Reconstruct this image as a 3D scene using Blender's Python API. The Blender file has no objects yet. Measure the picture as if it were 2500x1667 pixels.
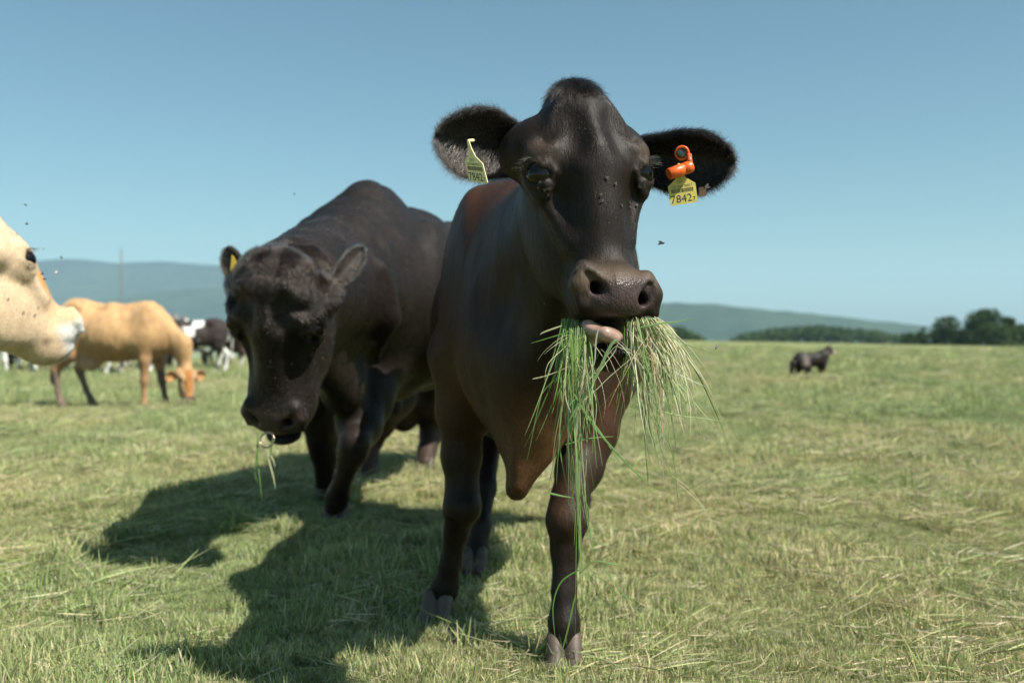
import bpy, bmesh, math, random
import numpy as np
from mathutils import Matrix, Vector, noise as mnoise
R_ = math.radians
rng = np.random.default_rng(7842)
random.seed(7842)
scene = bpy.context.scene
COL = scene.collection

# ------------------------------------------------------------------ camera
CAM_H = 0.88
FPX = 2430.0                                   # focal length in photograph pixels (35 mm lens)
PITCH = math.atan(33.5 / FPX)
cam_data = bpy.data.cameras.new('camera')
cam_data.lens = 35.0
cam_data.sensor_width = 36.0
cam_data.clip_start = 0.05
cam_data.clip_end = 30000.0
cam_data.dof.use_dof = True
cam_data.dof.focus_distance = 1.97
cam_data.dof.aperture_fstop = 3.2
cam = bpy.data.objects.new('camera', cam_data)
cam.location = (0, 0, CAM_H)
cam.rotation_euler = (math.pi / 2 - PITCH, 0, 0)
COL.objects.link(cam)
scene.camera = cam

# ------------------------------------------------------------------ sky and sun
SUN_EL = R_(51.0)
SUN_H = np.array([0.84, -0.54]); SUN_H /= np.linalg.norm(SUN_H)
SUN_DIR = np.array([SUN_H[0]*math.cos(SUN_EL), SUN_H[1]*math.cos(SUN_EL), math.sin(SUN_EL)])
world = bpy.data.worlds.new('World')
scene.world = world
world.use_nodes = True
wn = world.node_tree.nodes; wl = world.node_tree.links
for n in list(wn): wn.remove(n)
sky = wn.new('ShaderNodeTexSky')
sky.sky_type = 'NISHITA'
sky.sun_disc = False
sky.sun_elevation = SUN_EL
sky.sun_rotation = math.atan2(SUN_DIR[0], SUN_DIR[1])
sky.altitude = 500.0
sky.air_density = 1.0
sky.dust_density = 1.1
sky.ozone_density = 1.5
tint = wn.new('ShaderNodeMix'); tint.data_type = 'RGBA'; tint.blend_type = 'MULTIPLY'
tint.inputs['Factor'].default_value = 1.0
tint.inputs['B'].default_value = (0.80, 1.05, 0.95, 1)
bg = wn.new('ShaderNodeBackground')
bg.inputs['Strength'].default_value = 0.067
wo = wn.new('ShaderNodeOutputWorld')
wl.new(sky.outputs['Color'], tint.inputs['A'])
wl.new(tint.outputs['Result'], bg.inputs['Color'])
wl.new(bg.outputs['Background'], wo.inputs['Surface'])

sun_data = bpy.data.lights.new('sun', 'SUN')
sun_data.energy = 5.0
sun_data.angle = R_(0.53)
sun_data.color = (1.0, 0.95, 0.86)
sun = bpy.data.objects.new('sun', sun_data)
sun.rotation_euler = Vector(SUN_DIR).to_track_quat('Z', 'Y').to_euler()
sun.location = (20, -10, 30)
COL.objects.link(sun)

vs = scene.view_settings
vs.view_transform = 'Standard'
vs.look = 'None'
vs.exposure = 0.70
vs.gamma = 1.0
vs.use_curve_mapping = False
cy = scene.cycles
cy.use_denoising = True
try:
    cy.denoiser = 'OPENIMAGEDENOISE'
except Exception:
    pass
cy.max_bounces = 8
cy.volume_bounces = 1
cy.transparent_max_bounces = 12
cy.use_adaptive_sampling = True
cy.adaptive_threshold = 0.01
scene.render.engine = 'CYCLES'

def P(px, py, d):
    """photograph pixel + distance along the ground from the camera -> world point"""
    c, s = math.cos(PITCH), math.sin(PITCH)
    u = (px - 1250) / FPX
    v = -(py - 833.5) / FPX
    dy = c + v * s
    dz = -s + v * c
    k = d / dy
    return np.array([u * k, d, CAM_H + dz * k])

# ------------------------------------------------------------------ object helpers
def tag(o, label=None, cat=None, group=None, kind=None):
    if label: o['label'] = label
    if cat: o['category'] = cat
    if group: o['group'] = group
    if kind: o['kind'] = kind
    return o

def empty(name, loc=(0, 0, 0), **kw):
    o = bpy.data.objects.new(name, None)
    o.location = loc
    o.empty_display_size = 0.1
    COL.objects.link(o)
    return tag(o, **kw)

def put(o, parent=None):
    COL.objects.link(o)
    if parent is not None:
        o.parent = parent
        o.matrix_parent_inverse = Matrix.Translation(-Vector(parent.location)) if parent.type == 'EMPTY' else parent.matrix_basis.inverted()
    return o

def mesh_np(name, verts, faces, mat=None, parent=None, smooth=True, col=None, mats=None, mat_idx=None):
    """verts (N,3) array, faces (M,3|4) array or list"""
    me = bpy.data.meshes.new(name)
    verts = np.asarray(verts, dtype=np.float32)
    if isinstance(faces, np.ndarray):
        m, k = faces.shape
        me.vertices.add(len(verts)); me.vertices.foreach_set('co', verts.ravel())
        me.loops.add(m * k); me.loops.foreach_set('vertex_index', faces.astype(np.int32).ravel())
        me.polygons.add(m)
        me.polygons.foreach_set('loop_start', np.arange(0, m * k, k, dtype=np.int32))
        me.update(calc_edges=True)
    else:
        me.from_pydata(verts.tolist(), [], [tuple(int(i) for i in f) for f in faces])
    if smooth:
        me.polygons.foreach_set('use_smooth', np.ones(len(me.polygons), dtype=bool))
    if col is not None:
        a = me.color_attributes.new('Col', 'FLOAT_COLOR', 'POINT')
        c = np.ones((len(verts), 4), dtype=np.float32)
        c[:, :col.shape[1]] = col
        a.data.foreach_set('color', c.ravel())
    for m_ in (mats or ([mat] if mat else [])):
        me.materials.append(m_)
    if mat_idx is not None:
        me.polygons.foreach_set('material_index', np.asarray(mat_idx, dtype=np.int32))
    me.update()
    o = bpy.data.objects.new(name, me)
    put(o, parent)
    return o

def hair_obj(name, pts, rad, mat, parent=None, col=None):
    """pts (N,K,3) strands, rad (N,K) radii -> a hair Curves object"""
    n, k, _ = pts.shape
    hc = bpy.data.hair_curves.new(name)
    hc.add_curves([k] * n)
    hc.position_data.foreach_set('vector', pts.astype(np.float32).ravel())
    a = hc.attributes.get('radius') or hc.attributes.new('radius', 'FLOAT', 'POINT')
    a.data.foreach_set('value', rad.astype(np.float32).ravel())
    if col is not None:
        c = np.ones((n, 4), dtype=np.float32); c[:, :3] = col
        at = hc.attributes.new('Col', 'FLOAT_COLOR', 'CURVE')
        at.data.foreach_set('color', c.ravel())
    hc.materials.append(mat)
    o = bpy.data.objects.new(name, hc)
    put(o, parent)
    o['kind'] = 'stuff'
    return o

# ------------------------------------------------------------------ material helpers
def new_mat(name):
    m = bpy.data.materials.new(name)
    m.use_nodes = True
    nt = m.node_tree
    b = nt.nodes['Principled BSDF']
    return m, nt, b

def nd(nt, typ, **kw):
    n = nt.nodes.new(typ)
    for k, v in kw.items():
        if k in n.inputs.keys():
            n.inputs[k].default_value = v
        else:
            setattr(n, k, v)
    return n

def mixc(nt, fac, a, b, blend='MIX'):
    n = nt.nodes.new('ShaderNodeMix'); n.data_type = 'RGBA'; n.blend_type = blend
    for sock, val in ((n.inputs[0], fac), (n.inputs['A'], a), (n.inputs['B'], b)):
        if isinstance(val, (int, float)):
            sock.default_value = val
        elif isinstance(val, (tuple, list)):
            sock.default_value = (*val[:3], 1.0)
        else:
            nt.links.new(val, sock)
    return n.outputs['Result']

def ramp(nt, fac, stops):
    n = nt.nodes.new('ShaderNodeValToRGB')
    cr = n.color_ramp
    while len(cr.elements) < len(stops): cr.elements.new(0.5)
    for e, (p, c) in zip(cr.elements, stops):
        e.position = p
        e.color = (*c, 1.0) if not isinstance(c, (int, float)) else (c, c, c, 1.0)
    nt.links.new(fac, n.inputs[0])
    return n.outputs['Color']

def simple_mat(name, color, rough=0.6, spec=0.5, noise=0.0, scale=20.0, coat=0.0, sheen=0.0, sub=0.0, trans=0.0):
    m, nt, b = new_mat(name)
    b.inputs['Base Color'].default_value = (*color, 1)
    b.inputs['Roughness'].default_value = rough
    b.inputs['Specular IOR Level'].default_value = spec
    b.inputs['Coat Weight'].default_value = coat
    b.inputs['Sheen Weight'].default_value = sheen
    if noise:
        tc = nd(nt, 'ShaderNodeTexCoord')
        nz = nd(nt, 'ShaderNodeTexNoise', Scale=scale, Detail=4.0)
        nt.links.new(tc.outputs['Object'], nz.inputs['Vector'])
        dark = tuple(c * (1 - noise) for c in color); lite = tuple(min(1, c * (1 + noise)) for c in color)
        nt.links.new(ramp(nt, nz.outputs['Fac'], [(0.3, dark), (0.7, lite)]), b.inputs['Base Color'])
    return m
# ------------------------------------------------------------------ smooth sculpting: rounded cones and ellipsoids blended into one surface
def smin(a, b, k):
    h = np.maximum(k - np.abs(a - b), 0) / k
    return np.minimum(a, b) - h * h * (k * 0.25)

class Sculpt:
    def __init__(self, margin=0.10):
        self.ops = []
        self.margin = margin
        self.M = np.eye(3); self.t = np.zeros(3); self.s = 1.0
    def frame(self, M=None, t=None, s=1.0):
        self.M = np.eye(3) if M is None else np.asarray(M, float)
        self.t = np.zeros(3) if t is None else np.asarray(t, float)
        self.s = s
        return self
    def w(self, p):
        return self.M @ (np.asarray(p, float) * self.s) + self.t
    def cone(self, a, ra, b, rb, k=0.03, op=1, flat=None, w=True):
        if w: a, b = self.w(a), self.w(b)
        else: a, b = np.asarray(a, float), np.asarray(b, float)
        s = self.s if w else 1.0
        if flat is not None:
            n, f = flat
            n = np.asarray(n, float); n = (self.M @ n) if w else n
            flat = (n / np.linalg.norm(n), f)
        self.ops.append(('c', a, ra * s, b, rb * s, max(k * s, 1e-4), op, flat))
    def chain(self, pts, k=0.02, op=1, w=True, flat=None):
        for (a, ra), (b, rb) in zip(pts[:-1], pts[1:]):
            self.cone(a, ra, b, rb, k, op, flat, w)
    def ell(self, c, r, k=0.03, op=1, rot=None, w=True):
        if w:
            c = self.w(c); Rm = self.M; s = self.s
        else:
            c = np.asarray(c, float); Rm = np.eye(3); s = 1.0
        if rot is not None:
            Rm = Rm @ np.array(Matrix.Rotation(R_(rot[1]), 3, rot[0]))
        self.ops.append(('e', c, np.asarray(r, float) * s, Rm, max(k * s, 1e-4), op))
    def both(self, fn, *pts, **kw):
        for sx in (-1, 1):
            fn(sx)
    def field(self, lo, n, h):
        d = np.full(n, 9.0, dtype=np.float32)
        ax = [lo[i] + h * np.arange(n[i]) for i in range(3)]
        for o in self.ops:
            if o[0] == 'c':
                _, a, ra, b, rb, k, op, flat = o
                r = max(ra, rb)
                mn = np.minimum(a, b) - r; mx = np.maximum(a, b) + r
            else:
                _, c, rr, Rm, k, op = o
                e = np.abs(Rm) @ rr
                mn, mx = c - e, c + e
            mg = self.margin + k if op > 0 else k + 3 * h
            i0 = [max(0, int((mn[i] - mg - lo[i]) / h)) for i in range(3)]
            i1 = [min(n[i], int((mx[i] + mg - lo[i]) / h) + 2) for i in range(3)]
            if any(i1[i] <= i0[i] for i in range(3)): continue
            sl = tuple(slice(i0[i], i1[i]) for i in range(3))
            X = ax[0][sl[0]][:, None, None].astype(np.float32)
            Y = ax[1][sl[1]][None, :, None].astype(np.float32)
            Z = ax[2][sl[2]][None, None, :].astype(np.float32)
            if o[0] == 'c':
                px, py, pz = X - a[0], Y - a[1], Z - a[2]
                ba = b - a
                sc = 1.0
                if flat is not None:
                    nn, f = flat
                    q = (px * nn[0] + py * nn[1] + pz * nn[2]) * (1.0 / f - 1.0)
                    px, py, pz = px + q * nn[0], py + q * nn[1], pz + q * nn[2]
                    ba = ba + nn * (ba @ nn) * (1.0 / f - 1.0)
                    sc = min(1.0, 0.5 * (1 + f))
                l2 = float(ba @ ba) + 1e-12
                y = (px * ba[0] + py * ba[1] + pz * ba[2]) / l2
                t = np.clip(y, 0, 1)
                dx, dy, dz = px - t * ba[0], py - t * ba[1], pz - t * ba[2]
                tt = t * t * (3 - 2 * t) * 0.5 + t * 0.5
                v = (np.sqrt(dx * dx + dy * dy + dz * dz) - (ra + (rb - ra) * tt)) * sc
            else:
                px, py, pz = X - c[0], Y - c[1], Z - c[2]
                q0 = px * Rm[0, 0] + py * Rm[1, 0] + pz * Rm[2, 0]
                q1 = px * Rm[0, 1] + py * Rm[1, 1] + pz * Rm[2, 1]
                q2 = px * Rm[0, 2] + py * Rm[1, 2] + pz * Rm[2, 2]
                k0 = np.sqrt((q0 / rr[0]) ** 2 + (q1 / rr[1]) ** 2 + (q2 / rr[2]) ** 2)
                k1 = np.sqrt((q0 / rr[0] ** 2) ** 2 + (q1 / rr[1] ** 2) ** 2 + (q2 / rr[2] ** 2) ** 2)
                v = k0 * (k0 - 1.0) / np.maximum(k1, 1e-6)
            if op > 0:
                d[sl] = smin(d[sl], v, k)
            else:
                d[sl] = -smin(-d[sl], v, k)
        return d
    def mesh(self, lo, hi, h, smooth=1, clip=None):
        """surface nets; clip = (lo, hi, inside) keeps or drops the cells whose vertex lies in that box"""
        lo = np.asarray(lo, float); hi = np.asarray(hi, float)
        n = tuple(int(math.ceil((hi[i] - lo[i]) / h)) + 1 for i in range(3))
        d = self.field(lo, n, h)
        ins = d < 0
        c = np.zeros((n[0] - 1, n[1] - 1, n[2] - 1), dtype=np.uint8)
        offs = [(i, j, k) for i in (0, 1) for j in (0, 1) for k in (0, 1)]
        for i, j, k in offs:
            c += ins[i:n[0] - 1 + i, j:n[1] - 1 + j, k:n[2] - 1 + k]
        act = np.argwhere((c > 0) & (c < 8))
        corner = {o: d[act[:, 0] + o[0], act[:, 1] + o[1], act[:, 2] + o[2]] for o in offs}
        acc = np.zeros((len(act), 3)); cnt = np.zeros(len(act))
        for o in offs:
            for axis in range(3):
                if o[axis]: continue
                o2 = list(o); o2[axis] = 1; o2 = tuple(o2)
                a, b = corner[o], corner[o2]
                m = (a < 0) != (b < 0)
                t = np.where(m, a / np.where(m, a - b, 1), 0)
                p = np.tile(np.array(o, float), (len(act), 1)); p[:, axis] += t
                acc += np.where(m[:, None], p, 0); cnt += m
        V = lo + h * (act + acc / np.maximum(cnt, 1)[:, None])
        idx = -np.ones(c.shape, dtype=np.int64)
        idx[act[:, 0], act[:, 1], act[:, 2]] = np.arange(len(act))
        F = []
        for axis in range(3):
            o1, o2 = [(1, 2), (2, 0), (0, 1)][axis]
            s0 = [slice(None)] * 3; s1 = [slice(None)] * 3
            s0[axis] = slice(0, n[axis] - 1); s1[axis] = slice(1, n[axis])
            a, b = ins[tuple(s0)], ins[tuple(s1)]
            e = np.argwhere(a != b)
            e = e[(e[:, o1] > 0) & (e[:, o2] > 0) & (e[:, o1] < n[o1] - 1) & (e[:, o2] < n[o2] - 1)]
            if not len(e): continue
            flip = a[e[:, 0], e[:, 1], e[:, 2]]
            def cell(d1, d2):
                q = e.copy(); q[:, o1] -= d1; q[:, o2] -= d2
                return idx[q[:, 0], q[:, 1], q[:, 2]]
            q = np.stack([cell(1, 1), cell(0, 1), cell(0, 0), cell(1, 0)], 1)
            q[~flip] = q[~flip][:, ::-1]
            F.append(q)
        F = np.concatenate(F)
        F = F[(F >= 0).all(1)]
        for _ in range(smooth):
            V = relax(V, F, 0.5)
        if clip is not None:
            cl, ch, inside = clip
            cen = V[F].mean(1)
            m = ((cen > cl) & (cen < ch)).all(1)
            F = F[m] if inside else F[~m]
            used = np.unique(F); remap = -np.ones(len(V), dtype=np.int64); remap[used] = np.arange(len(used))
            V, F = V[used], remap[F]
        return V, F

def relax(V, F, f):
    s = np.zeros_like(V); c = np.zeros(len(V))
    for i in range(4):
        a, b = F[:, i], F[:, (i + 1) % 4]
        for k in range(3):
            s[:, k] += np.bincount(a, V[b, k], len(V)) + np.bincount(b, V[a, k], len(V))
        c += np.bincount(a, minlength=len(V)) + np.bincount(b, minlength=len(V))
    return V + f * (s / np.maximum(c, 1)[:, None] - V)

def join_np(parts):
    Vs, Fs, o = [], [], 0
    for V, F in parts:
        Vs.append(V); Fs.append(F + o); o += len(V)
    return np.concatenate(Vs), np.concatenate(Fs)

def normals_np(V, F):
    n = np.cross(V[F[:, 2]] - V[F[:, 0]], V[F[:, 3]] - V[F[:, 1]])
    N = np.zeros_like(V)
    for i in range(4):
        for k in range(3):
            N[:, k] += np.bincount(F[:, i], n[:, k], len(V))
    return N / np.maximum(np.linalg.norm(N, axis=1), 1e-9)[:, None], np.linalg.norm(n, axis=1) * 0.5

def ripple(V, F, amp, scale, seed, stretch=(1, 1, .45), keep=None):
    """muscle and loose-skin unevenness along the normals"""
    N, _ = normals_np(V, F)
    p = V * np.array(stretch)
    d = amp * noise3(p, scale, seed) + amp * .45 * noise3(p, scale * 2.7, seed + 1)
    if keep is not None: d = d * keep(V)
    return V + N * d[:, None]

def sstep(a, b, x):
    t = np.clip((x - a) / (b - a), 0, 1)
    return t * t * (3 - 2 * t)

def noise3(p, scale, seed=0):
    """cheap smooth value noise for arrays of points, -1..1"""
    q = p * scale + seed * 17.31
    i = np.floor(q).astype(np.int64); f = q - i
    f = f * f * (3 - 2 * f)
    def hsh(a, b, c):
        h = (a * 374761393 + b * 668265263 + c * 2147483647 + seed * 144665) & 0xffffffff
        h = ((h ^ (h >> 13)) * 1274126177) & 0xffffffff
        return ((h ^ (h >> 16)) & 0xffff) / 32767.5 - 1
    r = 0
    for dx in (0, 1):
        for dy in (0, 1):
            for dz in (0, 1):
                w = (f[:, 0] if dx else 1 - f[:, 0]) * (f[:, 1] if dy else 1 - f[:, 1]) * (f[:, 2] if dz else 1 - f[:, 2])
                r = r + w * hsh(i[:, 0] + dx, i[:, 1] + dy, i[:, 2] + dz)
    return r

def grow_fur(V, F, n, flow, length, radius, lift=0.35, mask=None, k=4, droop=0.0, jitter=0.25, seed=1):
    """strands rooted on a quad surface: flow(P,N)->direction, length(P)->metres, mask(P,N)->weight"""
    g = np.random.default_rng(seed)
    N, A = normals_np(V, F)
    cen = V[F].mean(1)
    w = A.copy()
    if mask is not None:
        w = w * np.clip(mask(cen, N[F].mean(1)), 0, None)
    pick = g.choice(len(F), n, p=w / w.sum())
    u, v = g.random(n), g.random(n)
    q = F[pick]
    ww = np.stack([(1 - u) * (1 - v), u * (1 - v), u * v, (1 - u) * v], 1)
    root = (V[q] * ww[..., None]).sum(1)
    nor = (N[q] * ww[..., None]).sum(1)
    nor /= np.linalg.norm(nor, axis=1)[:, None]
    d = flow(root, nor)
    d = d - (d * nor).sum(1)[:, None] * nor
    d /= np.maximum(np.linalg.norm(d, axis=1), 1e-6)[:, None]
    L = length(root) * g.uniform(0.6, 1.15, n)
    d = d + g.normal(size=(n, 3)) * jitter
    lf = lift * g.uniform(0.5, 1.5, n)
    d = d + nor * lf[:, None]
    d /= np.linalg.norm(d, axis=1)[:, None]
    t = np.linspace(0, 1, k)
    pts = root[:, None, :] + d[:, None, :] * (L[:, None] * t)[..., None]
    bend = -nor * 0.28 * lf[:, None]
    bend[:, 2] -= droop
    pts = pts + bend[:, None, :] * (L[:, None] * t ** 2)[..., None]
    pts = pts - nor[:, None, :] * 0.001
    rad = radius * (1 - 0.85 * t)[None, :] * g.uniform(0.7, 1.2, n)[:, None]
    return pts, rad, root
# ------------------------------------------------------------------ ground
def ground_z(x, y):
    x = np.asarray(x, float); y = np.asarray(y, float)
    u = x / np.maximum(np.abs(y), 1.0)
    c = np.interp(u, [-.9, -.35, -.2, 0.0, .12, .3, .55, .9], [4.2e-4, 3.6e-4, 3.0e-4, 1.2e-4, 4.0e-5, 6.5e-5, 1.1e-4, 1.5e-4])
    yy = np.where(y > 0, y, 0)
    z = -c * yy ** 2
    return np.where(z < -20, -60 + 40 * np.exp((z + 20) / 40.0), z)

def grass_tint(x, y):
    """0 green .. 1 dry, patches of the mown meadow"""
    p = np.stack([np.asarray(x, float), np.asarray(y, float) * .6, np.zeros(np.shape(x))], 1)
    return np.clip(.5 + .38 * noise3(p, .55, 2) + .32 * noise3(p, 1.7, 5) + .25 * noise3(p, 5.0, 8), 0, 1)

def meadow_material():
    m, nt, b = new_mat('meadow')
    L = nt.links.new
    tc = nd(nt, 'ShaderNodeTexCoord')
    n1 = nd(nt, 'ShaderNodeTexNoise', Scale=.35, Detail=6.0, Roughness=.65)
    n2 = nd(nt, 'ShaderNodeTexNoise', Scale=3.5, Detail=8.0, Roughness=.75)
    n3 = nd(nt, 'ShaderNodeTexNoise', Scale=45.0, Detail=6.0, Roughness=.8)
    for n in (n1, n2, n3): L(tc.outputs['Object'], n.inputs['Vector'])
    c1 = ramp(nt, n2.outputs['Fac'], [(.22, (.115, .105, .06)), (.36, (.165, .19, .085)), (.55, (.265, .28, .145)), (.78, (.37, .355, .215))])
    c2 = ramp(nt, n1.outputs['Fac'], [(.3, (.80, .95, .72)), (.7, (1.18, 1.08, 1.05))])
    c3 = ramp(nt, n3.outputs['Fac'], [(.3, (.72, .72, .66)), (.7, (1.2, 1.2, 1.18))])
    L(mixc(nt, 1.0, mixc(nt, 1.0, c1, c2, 'MULTIPLY'), c3, 'MULTIPLY'), b.inputs['Base Color'])
    b.inputs['Roughness'].default_value = .9
    b.inputs['Specular IOR Level'].default_value = .15
    bp = nd(nt, 'ShaderNodeBump', Strength=.8, Distance=.04)
    ad = nd(nt, 'ShaderNodeMath', operation='MULTIPLY_ADD'); ad.inputs[1].default_value = 2.0
    L(n2.outputs['Fac'], ad.inputs[0]); L(n3.outputs['Fac'], ad.inputs[2])
    L(ad.outputs[0], bp.inputs['Height']); L(bp.outputs['Normal'], b.inputs['Normal'])
    return m
M_meadow = meadow_material()
rad = np.concatenate([[0.0], np.linspace(.5, 12, 60), np.geomspace(12.4, 9500, 110)])
az = np.linspace(0, 2 * np.pi, 240, endpoint=False)
gx = (rad[:, None] * np.sin(az)[None]).ravel(); gy = (rad[:, None] * np.cos(az)[None]).ravel()
gz = ground_z(gx, gy)
near = sstep(60, 6, np.hypot(gx, gy))
gz = gz + near * (.012 * noise3(np.stack([gx, gy, gx * 0], 1), 2.2, 4) + .02 * noise3(np.stack([gx, gy, gx * 0], 1), .6, 9)) * (np.hypot(gx, gy) > 0)
na = len(az); ii, jj = np.meshgrid(np.arange(len(rad) - 1), np.arange(na), indexing='ij')
gF = np.stack([(ii * na + jj).ravel(), ((ii + 1) * na + jj).ravel(), ((ii + 1) * na + (jj + 1) % na).ravel(), (ii * na + (jj + 1) % na).ravel()], 1)
ground = mesh_np('ground', np.stack([gx, gy, gz], 1), gF[:, ::-1], M_meadow)
tag(ground, 'mown meadow of pale dry and green grass', None, None, 'structure')
def micro_z(x, y):
    p = np.stack([x, y, x * 0], 1)
    return ground_z(x, y) + sstep(60, 6, np.hypot(x, y)) * (.012 * noise3(p, 2.2, 4) + .02 * noise3(p, .6, 9))

# ------------------------------------------------------------------ far hills
def hill_material(name, dark, lite, scale):
    m, nt, b = new_mat(name)
    L = nt.links.new
    tc = nd(nt, 'ShaderNodeTexCoord')
    n1 = nd(nt, 'ShaderNodeTexNoise', Scale=scale, Detail=8.0, Roughness=.65)
    n2 = nd(nt, 'ShaderNodeTexNoise', Scale=scale * 9, Detail=6.0, Roughness=.7)
    L(tc.outputs['Object'], n1.inputs['Vector']); L(tc.outputs['Object'], n2.inputs['Vector'])
    c1 = ramp(nt, n1.outputs['Fac'], [(.42, dark), (.62, lite)])
    c2 = ramp(nt, n2.outputs['Fac'], [(.3, .6), (.7, 1.35)])
    L(mixc(nt, 1.0, c1, c2, 'MULTIPLY'), b.inputs['Base Color'])
    b.inputs['Roughness'].default_value = 1.0
    b.inputs['Specular IOR Level'].default_value = 0.0
    bp = nd(nt, 'ShaderNodeBump', Strength=1.0, Distance=12.0)
    L(n2.outputs['Fac'], bp.inputs['Height']); L(bp.outputs['Normal'], b.inputs['Normal'])
    return m
M_hill = hill_material('wooded_hill', (.030, .052, .022), (.050, .078, .030), .0012)
M_valley = hill_material('valley_fields', (.06, .09, .035), (.24, .22, .13), .0022)

def ridge(name, crest, D, depth, floor, mat, label, seed, rough=6.0):
    """a wooded ridge: crest = [(pixel x, pixel y)], D = its distance, rising from floor over depth metres"""
    cx, cy_ = np.array(crest).T
    cols = np.linspace(cx.min(), cx.max(), 260)
    top = np.interp(cols, cx, cy_)
    ts = np.linspace(-1, 1, 41)
    V = np.zeros((len(ts), len(cols), 3))
    for i, t in enumerate(ts):
        dist = D + t * depth
        X = (cols - 1250) / FPX * dist
        ztop = CAM_H + (800 - top) / FPX * D
        f = np.cos(t * np.pi / 2) ** 1.3 if abs(t) < 1 else 0
        Z = floor + (ztop - floor) * f
        Pn = np.stack([X, np.full_like(X, dist), X * 0], 1)
        Z = Z + f * (1 - .7 * f) * (60 * noise3(Pn, 1 / 700.0, seed) + 25 * noise3(Pn, 1 / 230.0, seed + 1)) + rough * .5 * noise3(Pn, 1 / 60.0, seed + 2) * (f > .02)
        V[i] = np.stack([X, np.full_like(X, dist), Z], 1)
    n, k = V.shape[:2]
    a, b = np.meshgrid(np.arange(n - 1), np.arange(k - 1), indexing='ij')
    q = (a * k + b).ravel()
    Fq = np.stack([q, q + 1, q + k + 1, q + k], 1)
    o = mesh_np(name, V.reshape(-1, 3), Fq, mat)
    return tag(o, label, None, None, 'structure')
ridge('far_hills', [(-2200, 700), (-1200, 650), (-500, 655), (-150, 640), (0, 648), (90, 640), (160, 633), (215, 637), (290, 646), (340, 643), (400, 639), (470, 644), (560, 649), (700, 655), (900, 668), (1100, 700), (1300, 760), (1500, 830)], 6800, 1500, -62, M_hill, 'blue wooded mountain ridge across the valley', 3)
ridge('near_hills', [(-2200, 760), (-900, 720), (-300, 745), (100, 750), (250, 738), (380, 716), (430, 706), (520, 703), (620, 708), (760, 722), (900, 745), (1050, 790), (1200, 830)], 5000, 700, -62, M_hill, 'lower dark wooded hill in front of the mountain ridge', 7)
ridge('side_hill', [(1150, 800), (1300, 760), (1420, 748), (1550, 744), (1640, 745), (1750, 748), (1850, 757), (1930, 764), (2000, 771), (2100, 779), (2180, 788), (2260, 797), (2330, 803), (2450, 812), (2700, 815), (3200, 790), (3900, 780), (4600, 840)], 3600, 600, -62, M_hill, 'long wooded hill sloping down behind the meadow', 11, 8)
# pale fields on the valley floor
def valley_patch(x0, x1, y0, y1, seed):
    n = 20
    X, Y = np.meshgrid(np.linspace(x0, x1, n), np.linspace(y0, y1, n))
    Z = -54.0 + 3 * noise3(np.stack([X.ravel(), Y.ravel(), X.ravel() * 0], 1), 1 / 200.0, seed).reshape(X.shape)
    return X, Y, Z
vx, vy, vz = valley_patch(-2600, -300, 2500, 4400, 5)
nn_ = vx.shape[0]
a_, b_ = np.meshgrid(np.arange(nn_ - 1), np.arange(nn_ - 1), indexing='ij'); q_ = (a_ * nn_ + b_).ravel()
tag(mesh_np('valley_field', np.stack([vx.ravel(), vy.ravel(), vz.ravel()], 1), np.stack([q_, q_ + 1, q_ + nn_ + 1, q_ + nn_], 1), M_valley), 'pale fields on the valley floor', None, None, 'structure')

# ------------------------------------------------------------------ haze
hzm = bpy.data.materials.new('haze_air'); hzm.use_nodes = True
hn = hzm.node_tree
for n in list(hn.nodes): hn.nodes.remove(n)
pv = hn.nodes.new('ShaderNodeVolumePrincipled')
pv.inputs['Color'].default_value = (.50, .73, 1.0, 1)
pv.inputs['Density'].default_value = 9.5e-5
pv.inputs['Anisotropy'].default_value = 0.0
ho = hn.nodes.new('ShaderNodeOutputMaterial')
hn.links.new(pv.outputs['Volume'], ho.inputs['Volume'])
hb = np.array([(x, y, z) for x in (-10000, 10000) for y in (-10000, 10000) for z in (-70, 540)], float)
hf = [(0, 1, 3, 2), (4, 6, 7, 5), (0, 4, 5, 1), (2, 3, 7, 6), (0, 2, 6, 4), (1, 5, 7, 3)]
haze = mesh_np('haze', hb, hf, hzm, smooth=False)
tag(haze, 'pale blue summer haze over the valley', None, None, 'stuff')
# ------------------------------------------------------------------ grass blades
def blade_material(name, trans=0.35, rough=.45):
    m = bpy.data.materials.new(name); m.use_nodes = True
    nt = m.node_tree
    for n in list(nt.nodes): nt.nodes.remove(n)
    L = nt.links.new
    at = nd(nt, 'ShaderNodeAttribute', attribute_name='Col')
    d = nd(nt, 'ShaderNodeBsdfPrincipled', Roughness=rough)
    d.inputs['Specular IOR Level'].default_value = .35
    tr = nd(nt, 'ShaderNodeBsdfTranslucent')
    mx = nd(nt, 'ShaderNodeMixShader'); mx.inputs[0].default_value = trans
    o = nd(nt, 'ShaderNodeOutputMaterial')
    L(at.outputs['Color'], d.inputs['Base Color'])
    L(at.outputs['Color'], tr.inputs['Color'])
    L(d.outputs[0], mx.inputs[1]); L(tr.outputs[0], mx.inputs[2]); L(mx.outputs[0], o.inputs['Surface'])
    return m
M_blade = blade_material('grass_blade')

def blade_path(root, d0, length, grav, n=12, wav=.1, g=rng):
    v = np.asarray(d0, float) / np.linalg.norm(d0)
    p = np.asarray(root, float)
    pts = [p]
    st = length / (n - 1)
    kink = g.normal(size=3) * wav
    for i in range(n - 1):
        v = v + np.array([0, 0, -grav]) * (st * 8) + kink * (st * 6) + g.normal(size=3) * wav * .25
        v = v / np.linalg.norm(v)
        p = p + v * st
        pts.append(p)
    return np.array(pts)

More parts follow.
